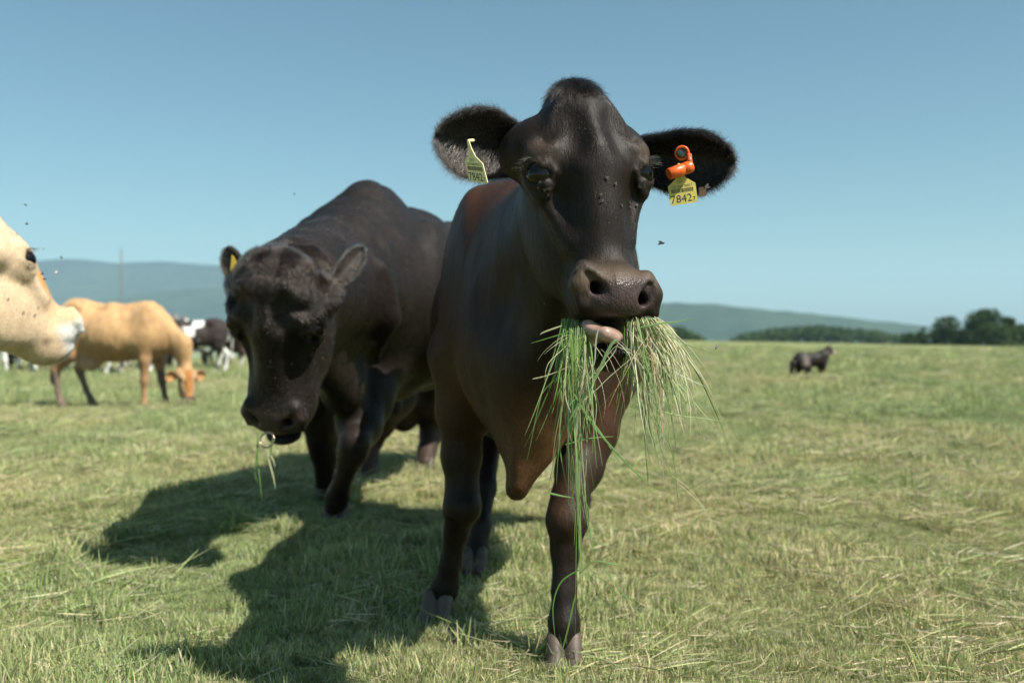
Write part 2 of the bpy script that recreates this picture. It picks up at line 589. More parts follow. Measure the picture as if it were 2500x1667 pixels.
def ribbon(pts, width, face, taper=.85, fold=.25):
    """folded leaf blade along a path; 3 vertices per section"""
    pts = np.asarray(pts)
    n = len(pts)
    t = np.gradient(pts, axis=0); t /= np.maximum(np.linalg.norm(t, axis=1), 1e-9)[:, None]
    f = np.asarray(face, float)
    sd = np.cross(t, f); sd /= np.maximum(np.linalg.norm(sd, axis=1), 1e-6)[:, None]
    nn = np.cross(sd, t)
    u = np.linspace(0, 1, n)
    w = width * .5 * np.minimum(1, .5 + u * 3) * (1 - taper * u ** 3)
    A = pts - sd * w[:, None]; C = pts + sd * w[:, None]; B = pts + nn * (w * fold * 2)[:, None]
    V = np.stack([A, B, C], 1).reshape(-1, 3)
    i = np.arange(n - 1) * 3
    F = np.concatenate([np.stack([i, i + 1, i + 4, i + 3], 1), np.stack([i + 1, i + 2, i + 5, i + 4], 1)])
    return V, F

# ------------------------------------------------------------------ meadow grass: tufts and clippings spread over the near ground
def sward_material():
    m = bpy.data.materials.new('sward'); m.use_nodes = True
    nt = m.node_tree
    for n in list(nt.nodes): nt.nodes.remove(n)
    L = nt.links.new
    at = nd(nt, 'ShaderNodeAttribute', attribute_name='Col')
    ti = nd(nt, 'ShaderNodeAttribute', attribute_name='tint'); ti.attribute_type = 'INSTANCER'
    c = mixc(nt, 1.0, at.outputs['Color'], ti.outputs['Color'], 'MULTIPLY')
    d = nd(nt, 'ShaderNodeBsdfPrincipled', Roughness=.55)
    d.inputs['Specular IOR Level'].default_value = .25
    tr = nd(nt, 'ShaderNodeBsdfTranslucent')
    mx = nd(nt, 'ShaderNodeMixShader'); mx.inputs[0].default_value = .30
    o = nd(nt, 'ShaderNodeOutputMaterial')
    L(c, d.inputs['Base Color']); L(c, tr.inputs['Color'])
    L(d.outputs[0], mx.inputs[1]); L(tr.outputs[0], mx.inputs[2]); L(mx.outputs[0], o.inputs['Surface'])
    return m
M_sward = sward_material()
def tuft(name, nb, spread, hmin, hmax, lean, width, seed, straw, flat=False, segs=4):
    g = np.random.default_rng(seed)
    parts, cols = [], []
    for i in range(nb):
        a = g.uniform(0, 2 * np.pi); r = spread * math.sqrt(g.random())
        root = np.array([r * math.cos(a), r * math.sin(a), -.004])
        L_ = g.uniform(hmin, hmax)
        b = g.uniform(0, 2 * np.pi)
        if flat:
            v = np.array([math.cos(b), math.sin(b), g.uniform(.02, .30)]); grav = .25
            root[2] = g.uniform(.004, .028)
        else:
            v = np.array([math.cos(b) * lean * g.random(), math.sin(b) * lean * g.random(), 1.0]); grav = .35 * g.random()
        pth = blade_path(root, v, L_, grav * (.05 / max(L_, .02)), segs, .10, g)
        pth[:, 2] = np.maximum(pth[:, 2], .002)
        wv, wf = ribbon(pth, g.uniform(*width), (g.normal(), g.normal(), .3), taper=.8)
        if g.random() < straw:
            c = np.array([[.50, .46, .30], [.55, .52, .38], [.45, .39, .25], [.60, .58, .46]][g.integers(4)])
        else:
            c = np.array([[.26, .33, .14], [.31, .37, .18], [.19, .26, .09], [.37, .42, .24]][g.integers(4)])
        c = c * g.uniform(.75, 1.3)
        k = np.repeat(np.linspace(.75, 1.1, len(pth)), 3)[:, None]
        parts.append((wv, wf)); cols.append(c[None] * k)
    v, f = join_np(parts)
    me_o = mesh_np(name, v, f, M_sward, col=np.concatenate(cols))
    COL.objects.unlink(me_o)
    return me_o
tufts = bpy.data.collections.new('tuft_kinds')
KINDS_T = []
for k in range(5): KINDS_T.append(tuft('tuft_a%d' % k, 26, .035, .018, .050, .9, (.0022, .0040), 100 + k, .40))
for k in range(3): KINDS_T.append(tuft('tuft_b%d' % k, 18, .07, .05, .15, .5, (.0018, .0034), 200 + k, .35, flat=True, segs=5))
for k in range(2): KINDS_T.append(tuft('tuft_c%d' % k, 22, .03, .05, .10, .8, (.0028, .0046), 300 + k, .06, segs=5))
for i, o in enumerate(KINDS_T):
    o.name = '%02d_tuft' % i
    tufts.objects.link(o)

def scatter(y0, y1, dens, wx=.62, mx=1.0):
    n = int(dens * (wx * (y1 ** 2 - y0 ** 2) + 2 * mx * (y1 - y0)))
    y = np.sqrt(rng.uniform(y0 ** 2, y1 ** 2, n))
    x = rng.uniform(-1, 1, n) * (wx * y + mx)
    return x, y
PX, PY, PK, PS = [], [], [], []
for y0, y1, dA, dB, dC, sc in ((1.6, 3.6, 1700, 230, 60, 1.0), (3.6, 6.0, 1100, 130, 30, 1.12), (6.0, 11.0, 520, 50, 12, 1.45), (11.0, 22.0, 140, 12, 4, 2.1), (22.0, 45.0, 26, 5, 1.0, 3.4)):
    for dens, lo_, hi_ in ((dA, 0, 5), (dB, 5, 8), (dC, 8, 10)):
        x, y = scatter(y0, y1, dens)
        t = grass_tint(x, y)
        # clippings gather in swathes, green tufts in the damp patches
        if lo_ == 5: keep = rng.random(len(x)) < .25 + .9 * sstep(.35, .75, .5 + .5 * noise3(np.stack([x, y * .45, x * 0], 1), 1.3, 12)) 
        elif lo_ == 8: keep = rng.random(len(x)) < 1.6 * sstep(.6, .3, t) + .9 * sstep(2.9, 2.4, y + .12 * np.abs(x))
        else: keep = rng.random(len(x)) < .18 + .82 * sstep(.22, .52, .5 + .5 * noise3(np.stack([x, y, x * 0], 1), 4.2, 15) + .18 * noise3(np.stack([x, y, x * 0], 1), 11.0, 17))
        x, y = x[keep], y[keep]
        PX.append(x); PY.append(y); PK.append(rng.integers(lo_, hi_, len(x))); PS.append(sc * rng.uniform(.65, 1.25, len(x)) * (.62 + .75 * sstep(-.45, .6, noise3(np.stack([x, y, x * 0], 1), 2.4, 33) + .5 * noise3(np.stack([x, y, x * 0], 1), 7.0, 35))))
PX, PY, PK, PS = map(np.concatenate, (PX, PY, PK, PS))
pm = bpy.data.meshes.new('grass')
pm.vertices.add(len(PX))
pm.vertices.foreach_set('co', np.stack([PX, PY, micro_z(PX, PY)], 1).astype(np.float32).ravel())
def pattr(nm, typ, fld, arr):
    a = pm.attributes.new(nm, typ, 'POINT'); a.data.foreach_set(fld, np.asarray(arr).ravel())
pattr('pick', 'INT', 'value', PK.astype(np.int32))
pattr('size', 'FLOAT', 'value', PS.astype(np.float32))
rotv_ = np.stack([rng.normal(0, .12, len(PX)), rng.normal(0, .12, len(PX)), rng.uniform(0, 6.283, len(PX))], 1)
pattr('turn', 'FLOAT_VECTOR', 'vector', rotv_.astype(np.float32))
tt_ = grass_tint(PX, PY)[:, None]
tc4 = np.ones((len(PX), 4), dtype=np.float32)
tc4[:, :3] = (np.array([.88, .98, .78]) * (1 - tt_) + np.array([1.34, 1.17, 1.06]) * tt_) * rng.uniform(.72, 1.28, (len(PX), 1))
pattr('tint', 'FLOAT_COLOR', 'color', tc4)
grass = bpy.data.objects.new('grass', pm)
put(grass); tag(grass, 'short mown grass and scattered clippings covering the meadow', None, None, 'stuff')
ng = bpy.data.node_groups.new('grass_scatter', 'GeometryNodeTree')
ng.interface.new_socket('Geometry', in_out='INPUT', socket_type='NodeSocketGeometry')
ng.interface.new_socket('Geometry', in_out='OUTPUT', socket_type='NodeSocketGeometry')
gi = ng.nodes.new('NodeGroupInput'); go = ng.nodes.new('NodeGroupOutput')
ci = ng.nodes.new('GeometryNodeCollectionInfo'); ci.inputs['Collection'].default_value = tufts
ci.inputs['Separate Children'].default_value = True; ci.inputs['Reset Children'].default_value = True
ip = ng.nodes.new('GeometryNodeInstanceOnPoints'); ip.inputs['Pick Instance'].default_value = True
def named(nm, typ):
    n = ng.nodes.new('GeometryNodeInputNamedAttribute'); n.data_type = typ; n.inputs['Name'].default_value = nm
    return n.outputs['Attribute']
gl = ng.links.new
gl(gi.outputs[0], ip.inputs['Points']); gl(ci.outputs[0], ip.inputs['Instance'])
gl(named('pick', 'INT'), ip.inputs['Instance Index'])
e2r = ng.nodes.new('FunctionNodeEulerToRotation')
gl(named('turn', 'FLOAT_VECTOR'), e2r.inputs[0]); gl(e2r.outputs[0], ip.inputs['Rotation'])
gl(named('size', 'FLOAT'), ip.inputs['Scale'])
gl(ip.outputs[0], go.inputs[0])
md = grass.modifiers.new('scatter', 'NODES'); md.node_group = ng
# ------------------------------------------------------------------ animal materials
def coat_material(name, rough=0.5, spec=0.5, bump=0.25, sheen=0.15, streak=120.0):
    """short coat: colour from the mesh's Col attribute (alpha = bare wet skin), fine hair relief and streaks"""
    m, nt, b = new_mat(name)
    L = nt.links.new
    at = nd(nt, 'ShaderNodeAttribute', attribute_name='Col')
    tc = nd(nt, 'ShaderNodeTexCoord')
    mp = nd(nt, 'ShaderNodeMapping'); mp.inputs['Scale'].default_value = (1.0, 1.0, 0.22)
    L(tc.outputs['Object'], mp.inputs['Vector'])
    fine = nd(nt, 'ShaderNodeTexNoise', Scale=streak * 3.0, Detail=3.0, Roughness=0.7)
    L(mp.outputs['Vector'], fine.inputs['Vector'])
    broad = nd(nt, 'ShaderNodeTexNoise', Scale=9.0, Detail=5.0, Roughness=0.6)
    L(tc.outputs['Object'], broad.inputs['Vector'])
    v1 = ramp(nt, fine.outputs['Fac'], [(0.3, 0.62), (0.7, 1.35)])
    v2 = ramp(nt, broad.outputs['Fac'], [(0.3, 0.78), (0.7, 1.2)])
    c1 = mixc(nt, 1.0, at.outputs['Color'], v1, 'MULTIPLY')
    c2 = mixc(nt, 1.0, c1, v2, 'MULTIPLY')
    L(c2, b.inputs['Base Color'])
    rr = nd(nt, 'ShaderNodeMapRange'); L(at.outputs['Alpha'], rr.inputs['Value'])
    rr.inputs['To Min'].default_value = rough; rr.inputs['To Max'].default_value = 0.22
    rn = nd(nt, 'ShaderNodeMath', operation='MULTIPLY_ADD'); L(broad.outputs['Fac'], rn.inputs[0])
    rn.inputs[1].default_value = 0.16
    L(rr.outputs['Result'], rn.inputs[2])
    L(rn.outputs['Value'], b.inputs['Roughness'])
    b.inputs['Specular IOR Level'].default_value = spec
    b.inputs['Sheen Weight'].default_value = sheen
    b.inputs['Sheen Roughness'].default_value = 0.4
    # relief: hair grain on the coat, pebbled skin on the nose
    peb = nd(nt, 'ShaderNodeTexVoronoi', Scale=210.0); L(tc.outputs['Object'], peb.inputs['Vector'])
    mr = nd(nt, 'ShaderNodeMix'); mr.data_type = 'FLOAT'
    L(at.outputs['Alpha'], mr.inputs['Factor']); L(fine.outputs['Fac'], mr.inputs['A']); L(peb.outputs['Distance'], mr.inputs['B'])
    mid = nd(nt, 'ShaderNodeTexNoise', Scale=42.0, Detail=5.0, Roughness=.65); L(mp.outputs['Vector'], mid.inputs['Vector'])
    b0 = nd(nt, 'ShaderNodeBump', Strength=.35, Distance=0.012); L(mid.outputs['Fac'], b0.inputs['Height'])
    bp = nd(nt, 'ShaderNodeBump', Strength=bump, Distance=0.004)
    L(mr.outputs['Result'], bp.inputs['Height']); L(b0.outputs['Normal'], bp.inputs['Normal'])
    L(bp.outputs['Normal'], b.inputs['Normal'])
    return m

def fur_material(name, rough=0.35, radial=0.45, color=None, ior=1.45):
    m = bpy.data.materials.new(name); m.use_nodes = True
    nt = m.node_tree
    for n in list(nt.nodes): nt.nodes.remove(n)
    h = nt.nodes.new('ShaderNodeBsdfHairPrincipled')
    h.parametrization = 'COLOR'
    h.inputs['IOR'].default_value = ior
    h.inputs['Roughness'].default_value = rough
    h.inputs['Radial Roughness'].default_value = radial
    h.inputs['Random Roughness'].default_value = 0.3
    if color is None:
        at = nd(nt, 'ShaderNodeAttribute', attribute_name='Col')
        nt.links.new(at.outputs['Color'], h.inputs['Color'])
    else:
        h.inputs['Color'].default_value = (*color, 1)
    o = nt.nodes.new('ShaderNodeOutputMaterial')
    nt.links.new(h.outputs[0], o.inputs['Surface'])
    return m

M_coat_dark = coat_material('dark_coat', rough=0.42, spec=0.20, sheen=0.0)
M_coat_light = coat_material('light_coat', rough=0.62, spec=0.3, sheen=0.25)
M_fur = fur_material('fur', rough=.17, radial=.30, ior=1.45)
M_fur_body = fur_material('body_fur', rough=.22, radial=.35, ior=1.30)
M_fur_soft = fur_material('soft_fur', rough=0.5, radial=0.6)
M_eye = simple_mat('eyeball', (0.004, 0.003, 0.002), rough=0.03, spec=0.38)
M_lash = fur_material('eyelash', color=(0.02, 0.017, 0.015))
M_hoof = simple_mat('hoof_horn', (0.085, 0.062, 0.046), rough=0.55, noise=0.35, scale=30)

def eye_frame(s, wide):
    """centre of an eye, its outward direction and the direction towards the nose"""
    C = np.array([s * .106 * wide, .0, -.011])
    o = np.array([s * .80, .60, .02]); o /= np.linalg.norm(o)
    a = np.array([-s * .60, .80, -.12]); a = a - (a @ o) * o; a /= np.linalg.norm(a)
    return C, o, a, np.cross(o, a) * s * -1.0

def head_ops(S, style='cow', mouth=0.0, skew=0.0, closed=False):
    """head in its own frame: x across, y out of the face, z up towards the poll, eyes near z = 0"""
    wide = {'cow': 1.0, 'bull': 1.10, 'jersey': 0.96}[style]
    E, C, CH = S.ell, S.cone, S.chain
    E((0, -.055, .045), (.102 * wide, .10, .105), k=.02)
    E((0, -.008, .035), (.088 * wide, .055, .125), k=.05)
    if style == 'bull':
        E((0, -.045, .135), (.105, .075, .07), k=.06)
        E((0, .012, .09), (.085, .05, .07), k=.05)
    else:
        E((-.006, -.052, .140), (.046, .054, .060), k=.065)
    bw = .072 if style == 'bull' else .056
    C((0, -.004, .02), .074 * wide, (0, .004 - (bw - .056) * .8, -.19), bw * wide, k=.05)
    if style == 'bull':
        E((0, -.01, -.265), (.088, .080, .066), k=.05)
        E((0, -.012, -.205), (.090, .072, .075), k=.05)
    E((0, .012, -.265), (.074 * wide, .080, .058), k=.05)
    E((0, .034, -.290), (.073 * wide, .060, .038), k=.03)
    for s, z in ((-1, .082), (1, .066)):
        E((s * .100 * wide, -.072, z), (.044, .048, .042), k=.04)                # frontal bone out to the ears
    C((0, -.125, -.10), .064, (0, -.03, -.305), .042, k=.04)
    C((0, -.02, -.10), .06, (0, -.06, -.22), .056, k=.05)
    for s in (-1, 1):
        E((s * .062 * wide, -.118, -.105), (.044, .090, .125), k=.05)
        E((s * .092 * wide, -.024, .0), (.040, .055, .050), k=.035)
        C((s * .060 * wide, .030, .056), .014, (s * .108 * wide, -.008, .040), .016, k=.04)
        C((s * .100 * wide, -.01, -.055), .013, (s * .062 * wide, .01, -.15), .010, k=.04)
        E((s * .053 * wide, .056, -.252 + s * skew), (.030, .038, .036), k=.022)
        E((s * .096, .058, -.080), (.026, .032, .060), k=.06, op=-1)            # hollow in front of the eye
        C((s * .100 * wide, .018, .060), .010, (s * .060, .045, .100), .008, k=.03, op=-1)   # crease between brow and skull
        E((s * .050, .060, .075), (.022, .022, .050), k=.05, op=-1)             # dents beside the forehead's ridge
        C((s * .085 * wide, -.08, .06), .042, (s * .122 * wide, -.092, .055), .036, k=.05)
    E((0, .056 if style == 'bull' else .064, -.262), (.050 * wide, .040, .046), k=.02)
    # eyes: socket, lids as arcs round the ball, folds
    for s in (-1, 1):
        c, o, a, up = eye_frame(s, wide)
        p = c + o * .016
        E(p, (.029, .029, .027), k=.010, op=-1)
        def arc(zs, rad, out, th=1.0, lift=0.0, n=7):
            pts = []
            for i in range(n):
                t = -th + 2 * th * i / (n - 1)
                q = c + a * (.0295 * t) + np.array([0, 0, 1.0]) * (zs * max(0, 1 - t * t) + lift - .005 * t)
                rr = q - c
                q = c + rr + o * (math.sqrt(max(.0315 ** 2 - min(rr @ rr, .031 ** 2), 1e-6)) * out)
                pts.append((q, rad * (.55 + .45 * (1 - t * t))))
            return pts
        CH(arc(.0285, .0052, .82), k=.010)
        CH(arc(-.0265, .0042, .82), k=.012)
        CH(arc(.040, .0034, .55, th=1.15, lift=.005), k=.014)
        CH(arc(-.040, .0015, .50, th=1.1, lift=-.004), k=.018)
        CH(arc(.050, .0030, .42, th=1.2, lift=.008), k=.016)
        # fine creases round the lids
        CH(arc(.0345, .0022, .70, th=1.1, lift=.003), k=.005)
        CH(arc(.0440, .0022, .48, th=1.2, lift=.006), k=.006)
        CH(arc(-.0335, .0020, .68, th=1.05, lift=-.003), k=.005)
        # tear groove
        CH([(c + a * .032 + o * .016 + np.array([0, 0, -.006]), .004), (c + a * .050 + o * .010 + np.array([0, 0, -.030]), .005), (c + a * .058 + np.array([0, 0, -.07]), .003)], k=.02, op=-1)
    # nostrils: a comma that opens outward
    for s in (-1, 1):
        z = s * skew
        CH([((s * .028, .114, -.296 + z), .008), ((s * .042 * wide, .108, -.288 + z), .015), ((s * .057 * wide, .096, -.264 + z), .014), ((s * .066 * wide, .078, -.238 + z), .006)], k=.008, op=-1)
        C((s * .049 * wide, .105, -.278 + z), .015, (s * .040, .045, -.262 + z), .010, k=.008, op=-1)
        CH([((s * .074 * wide, .066, -.300 + z), .008), ((s * .078 * wide, .066, -.262 + z), .010), ((s * .066 * wide, .072, -.226 + z), .008)], k=.02)
    # mouth line and chin
    if not closed: E((0, .035, -.335), (.082 * wide, .085, .006 + mouth * .5), k=.010, op=-1)
    for s in (-1, 1):
        C((s * .080 * wide, .03, -.330), .005, (s * .082 * wide, -.055, -.275), .005, k=.012, op=-1)
    E((0, (.000 if closed else .018) - mouth * .3, -.352 - mouth + (.015 if closed else 0)), (.048 * wide, .050, .022), k=.03 if closed else .006)
    C((0, (-.01 if closed else .01) - mouth * .3, -.352 - mouth + (.012 if closed else 0)), .026, (0, -.06, -.29), .042, k=.025)

def eye_parts(parent, M, t, s, wide=1.0, lash_seed=3, lashes=True, sides=(-1, 1)):
    for sx in sides:
        c, o, a, up = eye_frame(sx, wide)
        cw = M @ (c * s) + t
        bm = bmesh.new()
        bmesh.ops.create_uvsphere(bm, u_segments=32, v_segments=20, radius=.0295 * s)
        me = bpy.data.meshes.new('eye'); bm.to_mesh(me); bm.free()
        me.polygons.foreach_set('use_smooth', np.ones(len(me.polygons), dtype=bool))
        me.materials.append(M_eye)
        ob = bpy.data.objects.new('eye', me)
        me.transform(Matrix.Translation(Vector(cw)))
        put(ob, parent)
        if not lashes: continue
        g = np.random.default_rng(lash_seed + sx)
        n = 46
        th = g.uniform(-1.0, .75, n)
        zz = np.array([0, 0, 1.0])
        root = c + a * (.029 * th)[:, None] + zz * (.031 * (1 - th ** 2) - .004 * th)[:, None]
        rr = ((root - c) ** 2).sum(1)
        root = root + o * np.sqrt(np.maximum(.036 ** 2 - rr, 1e-6))[:, None]
        d = o[None] * .9 + a[None] * (.55 * th - .25)[:, None] + g.normal(size=(n, 3)) * .07 + zz * .10
        d /= np.linalg.norm(d, axis=1)[:, None]
        Ln = g.uniform(.014, .028, n)
        tt = np.linspace(0, 1, 5)
        pts = root[:, None] + d[:, None] * (Ln[:, None] * tt)[..., None]
        pts[..., 2] -= (Ln[:, None] * .22 * tt ** 2)
        pts = (pts * s) @ M.T + t
        rad = np.tile(.00045 * (1 - .8 * tt), (n, 1)) * s
        hair_obj('eyelashes', pts, rad, M_lash, parent)

def ear_mesh(base, tip, opening, width, curl0=230, curl1=95, thick=.006, bend=.0, nu=26, nv=22, root_w=.30, droop=0.0):
    """a cupped ear: base and tip points, the side it opens to, the full width at its widest"""
    base, tip = np.asarray(base, float), np.asarray(tip, float)
    t = tip - base; Ln = np.linalg.norm(t); t /= Ln
    n = np.asarray(opening, float); n = n - (n @ t) * t; n /= np.linalg.norm(n)
    sd = np.cross(t, n)
    u = np.linspace(0, 1, nu); v = np.linspace(-1, 1, nv)
    prof = np.interp(u, [0, .12, .3, .5, .7, .85, .95, 1.0], [root_w, root_w * 1.25, .80, 1.0, .97, .74, .42, .06])
    out = []
    for ui, w in zip(u, prof):
        phi = R_(curl0 + (curl1 - curl0) * sstep(0.0, .55, np.array(ui)))
        hw = w * width * .5
        r = hw / math.sin(min(phi / 2, math.pi / 2))
        ang = v * phi / 2
        c = base + t * Ln * ui + np.array([0, 0, -droop * ui ** 2]) + n * bend * math.sin(ui * math.pi)
        wob = 1 + .04 * np.sin(v * 5 + ui * 7)
        out.append(c + sd * (r * np.sin(ang) * wob)[:, None] + n * (r * (math.cos(phi / 2) - np.cos(ang)))[:, None] * .8 + n * hw * .15)
    G = np.array(out)                                     # nu,nv,3
    # thickness
    du = np.gradient(G, axis=0); dv = np.gradient(G, axis=1)
    nn = np.cross(du, dv); nn /= np.maximum(np.linalg.norm(nn, axis=2), 1e-9)[..., None]
    if (nn.reshape(-1, 3) @ n).mean() < 0: nn = -nn
    edge = np.minimum(1, (1 - np.abs(v)) / .25)[None, :, None] * np.minimum(1, (1 - u) / .2)[:, None, None]
    th = thick * (.35 + .65 * edge)
    A, B = G + nn * th * .5, G - nn * th * .5
    V = np.concatenate([A.reshape(-1, 3), B.reshape(-1, 3)])
    o = nu * nv
    ii, jj = np.meshgrid(np.arange(nu - 1), np.arange(nv - 1), indexing='ij')
    a = (ii * nv + jj).ravel()
    q = np.stack([a, a + nv, a + nv + 1, a + 1], 1)
    F = [q, q[:, ::-1] + o]
    def strip(seq):
        s0, s1 = np.array(seq[:-1]), np.array(seq[1:])
        return np.stack([s0, s1, s1 + o, s0 + o], 1)
    ring = [i * nv for i in range(nu)] + [(nu - 1) * nv + j for j in range(1, nv)] + [i * nv + nv - 1 for i in range(nu - 2, -1, -1)]
    F.append(strip(ring))
    F = np.concatenate(F)
    # orient: the inner sheet must face the opening
    n0 = np.cross(V[F[0, 2]] - V[F[0, 0]], V[F[0, 3]] - V[F[0, 1]])
    if n0 @ (nn[0, 0]) < 0: F = F[:, ::-1]
    info = dict(t=t, n=n, sd=sd, base=base, L=Ln, nu=nu, nv=nv)
    return V, F, info

def ear_fur(name, V, F, info, parent, col, n_in=2600, n_edge=2600, n_out=2600, ln=.026, rad=.00034, seed=5, jitter=.25):
    """long hair: inside the cup, along the rim, and on the back"""
    g = np.random.default_rng(seed)
    t, n = info['t'], info['n']
    half = info['nu'] * info['nv']
    nv = info['nv']
    jcol = np.arange(len(V)) % half % nv
    urow = np.arange(len(V)) % half // nv / (info['nu'] - 1)
    vv = jcol / (nv - 1) * 2 - 1
    inner = np.arange(len(V)) < half
    fi = inner[F].all(1); fo = (~inner[F]).all(1)
    fv = vv[F].mean(1); fu = urow[F].mean(1)
    N, A = normals_np(V, F)
    cen = V[F].mean(1)
    def sub(mask_faces, num, flow, lnf, lift, sd):
        FF = F[mask_faces]
        return grow_fur(V, FF, num, flow, lnf, rad, lift=lift, seed=sd, jitter=jitter, droop=.12)
    side = info['sd']
    packs = []
    packs.append(sub(fi, n_in, lambda p, q: np.tile(t, (len(p), 1)) * .7 + side * np.sign(((p - info['base']) @ side))[:, None] * .8, lambda p: np.full(len(p), ln * .9), .75, seed))
    rim = (np.abs(fv) > .78) | (fu > .86)
    packs.append(sub(rim, n_edge, lambda p, q: np.tile(t, (len(p), 1)) * .8 + side * np.sign(((p - info['base']) @ side))[:, None] * 1.0, lambda p: np.full(len(p), ln * .75), .35, seed + 1))
    packs.append(sub(fo, n_out, lambda p, q: np.tile(t, (len(p), 1)), lambda p: np.full(len(p), ln * .55), .22, seed + 2))
    pts = np.concatenate([a[0] for a in packs]); rr = np.concatenate([a[1] for a in packs])
    c = np.asarray(col)[None] * g.uniform(.55, 1.6, (len(pts), 1))
    return hair_obj(name, pts, rr, M_fur, parent, col=c)

def hoof_part(parent, c, fwd, r=.05, h=.07):
    """cloven hoof: two horn toes side by side, pointing along fwd"""
    fwd = np.array([fwd[0], fwd[1], 0.0]); fwd /= np.linalg.norm(fwd)
    sd = np.array([fwd[1], -fwd[0], 0])
    S = Sculpt(.03)
    c = np.asarray(c, float)
    for s in (-1, 1):
        a = c + sd * s * r * .52
        S.cone(a + np.array([0, 0, h * .95]) - fwd * r * .25, r * .50, a + np.array([0, 0, h * .30]) + fwd * r * .45, r * .50, k=.006, w=False)
        S.cone(a + np.array([0, 0, h * .25]) - fwd * r * .55, r * .46, a + np.array([0, 0, h * .18]) + fwd * r * .80, r * .38, k=.01, w=False)
    e = r * 2.0
    V, F = S.mesh(c + np.array([-e, -e, -.03]), c + np.array([e, e, h + .06]), .007)
    V[:, 2] = np.maximum(V[:, 2], c[2])
    return mesh_np('hoof', V, F, M_hoof, parent)
# ------------------------------------------------------------------ the black cow with the grass in her mouth
B_ = np.diag([1.0, -1.0, 1.0])
def rotv(v):
    v = np.asarray(v, float); a = np.linalg.norm(v)
    return np.array(Matrix.Rotation(a, 3, Vector(v / a)))
HM = rotv((-.17, -.075, .262)) @ B_
HT = np.array([.1574, 2.007, 1.198])
S = Sculpt(.12)
# trunk
S.ell((.09, 3.50, .86), (.375, .72, .40), k=.1)
S.ell((.08, 2.98, .93), (.27, .42, .40), k=.1)
S.ell((.09, 4.08, 1.03), (.29, .40, .33), k=.1)
S.cone((.08, 2.90, 1.26), .10, (.09, 3.5, 1.20), .10, k=.12)
S.cone((.09, 3.5, 1.20), .10, (.09, 4.12, 1.30), .09, k=.12)
S.cone((.09, 4.12, 1.30), .09, (.09, 4.42, 1.22), .07, k=.1)
for s in (-1, 1):
    S.ell((.08 + s * .185, 2.95, .95), (.105, .21, .34), k=.07, rot=('X', 12))       # shoulder
    S.ell((.09 + s * .235, 4.02, 1.33), (.060, .10, .065), k=.08)                   # hook bone
    S.ell((.09 + s * .18, 4.12, .95), (.14, .26, .34), k=.08)                       # thigh
    S.ell((.09 + s * .11, 4.40, 1.20), (.05, .07, .07), k=.06)
# chest, neck, dewlap
S.ell((.06, 2.66, .82), (.205, .18, .26), k=.1)
S.cone((.075, 2.80, 1.06), .235, (.13, 2.28, 1.12), .135, k=.1, flat=((1, 0, 0), .78))
S.cone((.13, 2.28, 1.12), .135, HM @ np.array([0, -.13, .0]) + HT, .115, k=.08, flat=((1, 0, 0), .85))
S.cone((.12, 2.25, 1.03), .07, (.05, 2.52, .76), .10, k=.10, flat=((1, 0, 0), .6))
S.cone((.05, 2.52, .78), .12, (.035, 2.56, .60), .075, k=.08)
S.cone((.045, 2.56, .64), .080, (.012, 2.56, .470), .026, k=.05, flat=((1, 0, .0), .8))
S.cone((.010, 2.53, .47), .018, (.13, 2.48, .70), .050, k=.06)
S.chain([((.10, 2.30, .98), .010), ((.05, 2.40, .84), .014), ((.022, 2.47, .66), .016), ((.008, 2.50, .48), .012)], k=.022)
S.chain([((.17, 2.40, .92), .006), ((.15, 2.45, .78), .010), ((.10, 2.48, .62), .008)], k=.02)
# legs
def leg(pts, k=.035, flat=None):
    S.chain([(P(a, b, d), r) for a, b, d, r in pts], k=k, flat=flat)
leg([(1122, 870, 2.93, .105), (1122, 1000, 2.93, .070), (1124, 1110, 2.93, .050), (1127, 1190, 2.92, .045)], k=.045)
leg([(1127, 1190, 2.92, .045), (1128, 1238, 2.905, .053), (1114, 1296, 2.94, .036), (1100, 1375, 2.96, .031), (1087, 1432, 2.98, .040), (1078, 1464, 2.98, .034)], k=.02)
leg([(1455, 920, 2.82, .112), (1440, 1045, 2.76, .069), (1414, 1145, 2.69, .050), (1390, 1220, 2.63, .045)], k=.045)
leg([(1390, 1220, 2.63, .045), (1385, 1270, 2.61, .053), (1380, 1340, 2.61, .037), (1377, 1440, 2.59, .031), (1377, 1525, 2.57, .040), (1377, 1562, 2.56, .034)], k=.02)
S.cone((-.12, 4.02, .88), .17, (-.13, 3.72, .74), .12, k=.08)
leg([(1178, 890, 3.72, .12), (1185, 960, 3.86, .085), (1188, 1040, 3.92, .062), (1187, 1085, 3.86, .056), (1184, 1190, 3.70, .040), (1172, 1285, 3.60, .035), (1163, 1345, 3.57, .040), (1160, 1378, 3.55, .036)], k=.03)
S.chain([((.30, 4.12, .88), .18), ((.31, 4.02, .70), .12), ((.31, 4.40, .50), .062), ((.30, 4.36, .28), .040), ((.29, 4.30, .14), .046), ((.28, 4.26, .08), .043)], k=.04)
S.ell((.10, 3.86, .60), (.17, .24, .17), k=.05)                                       # udder
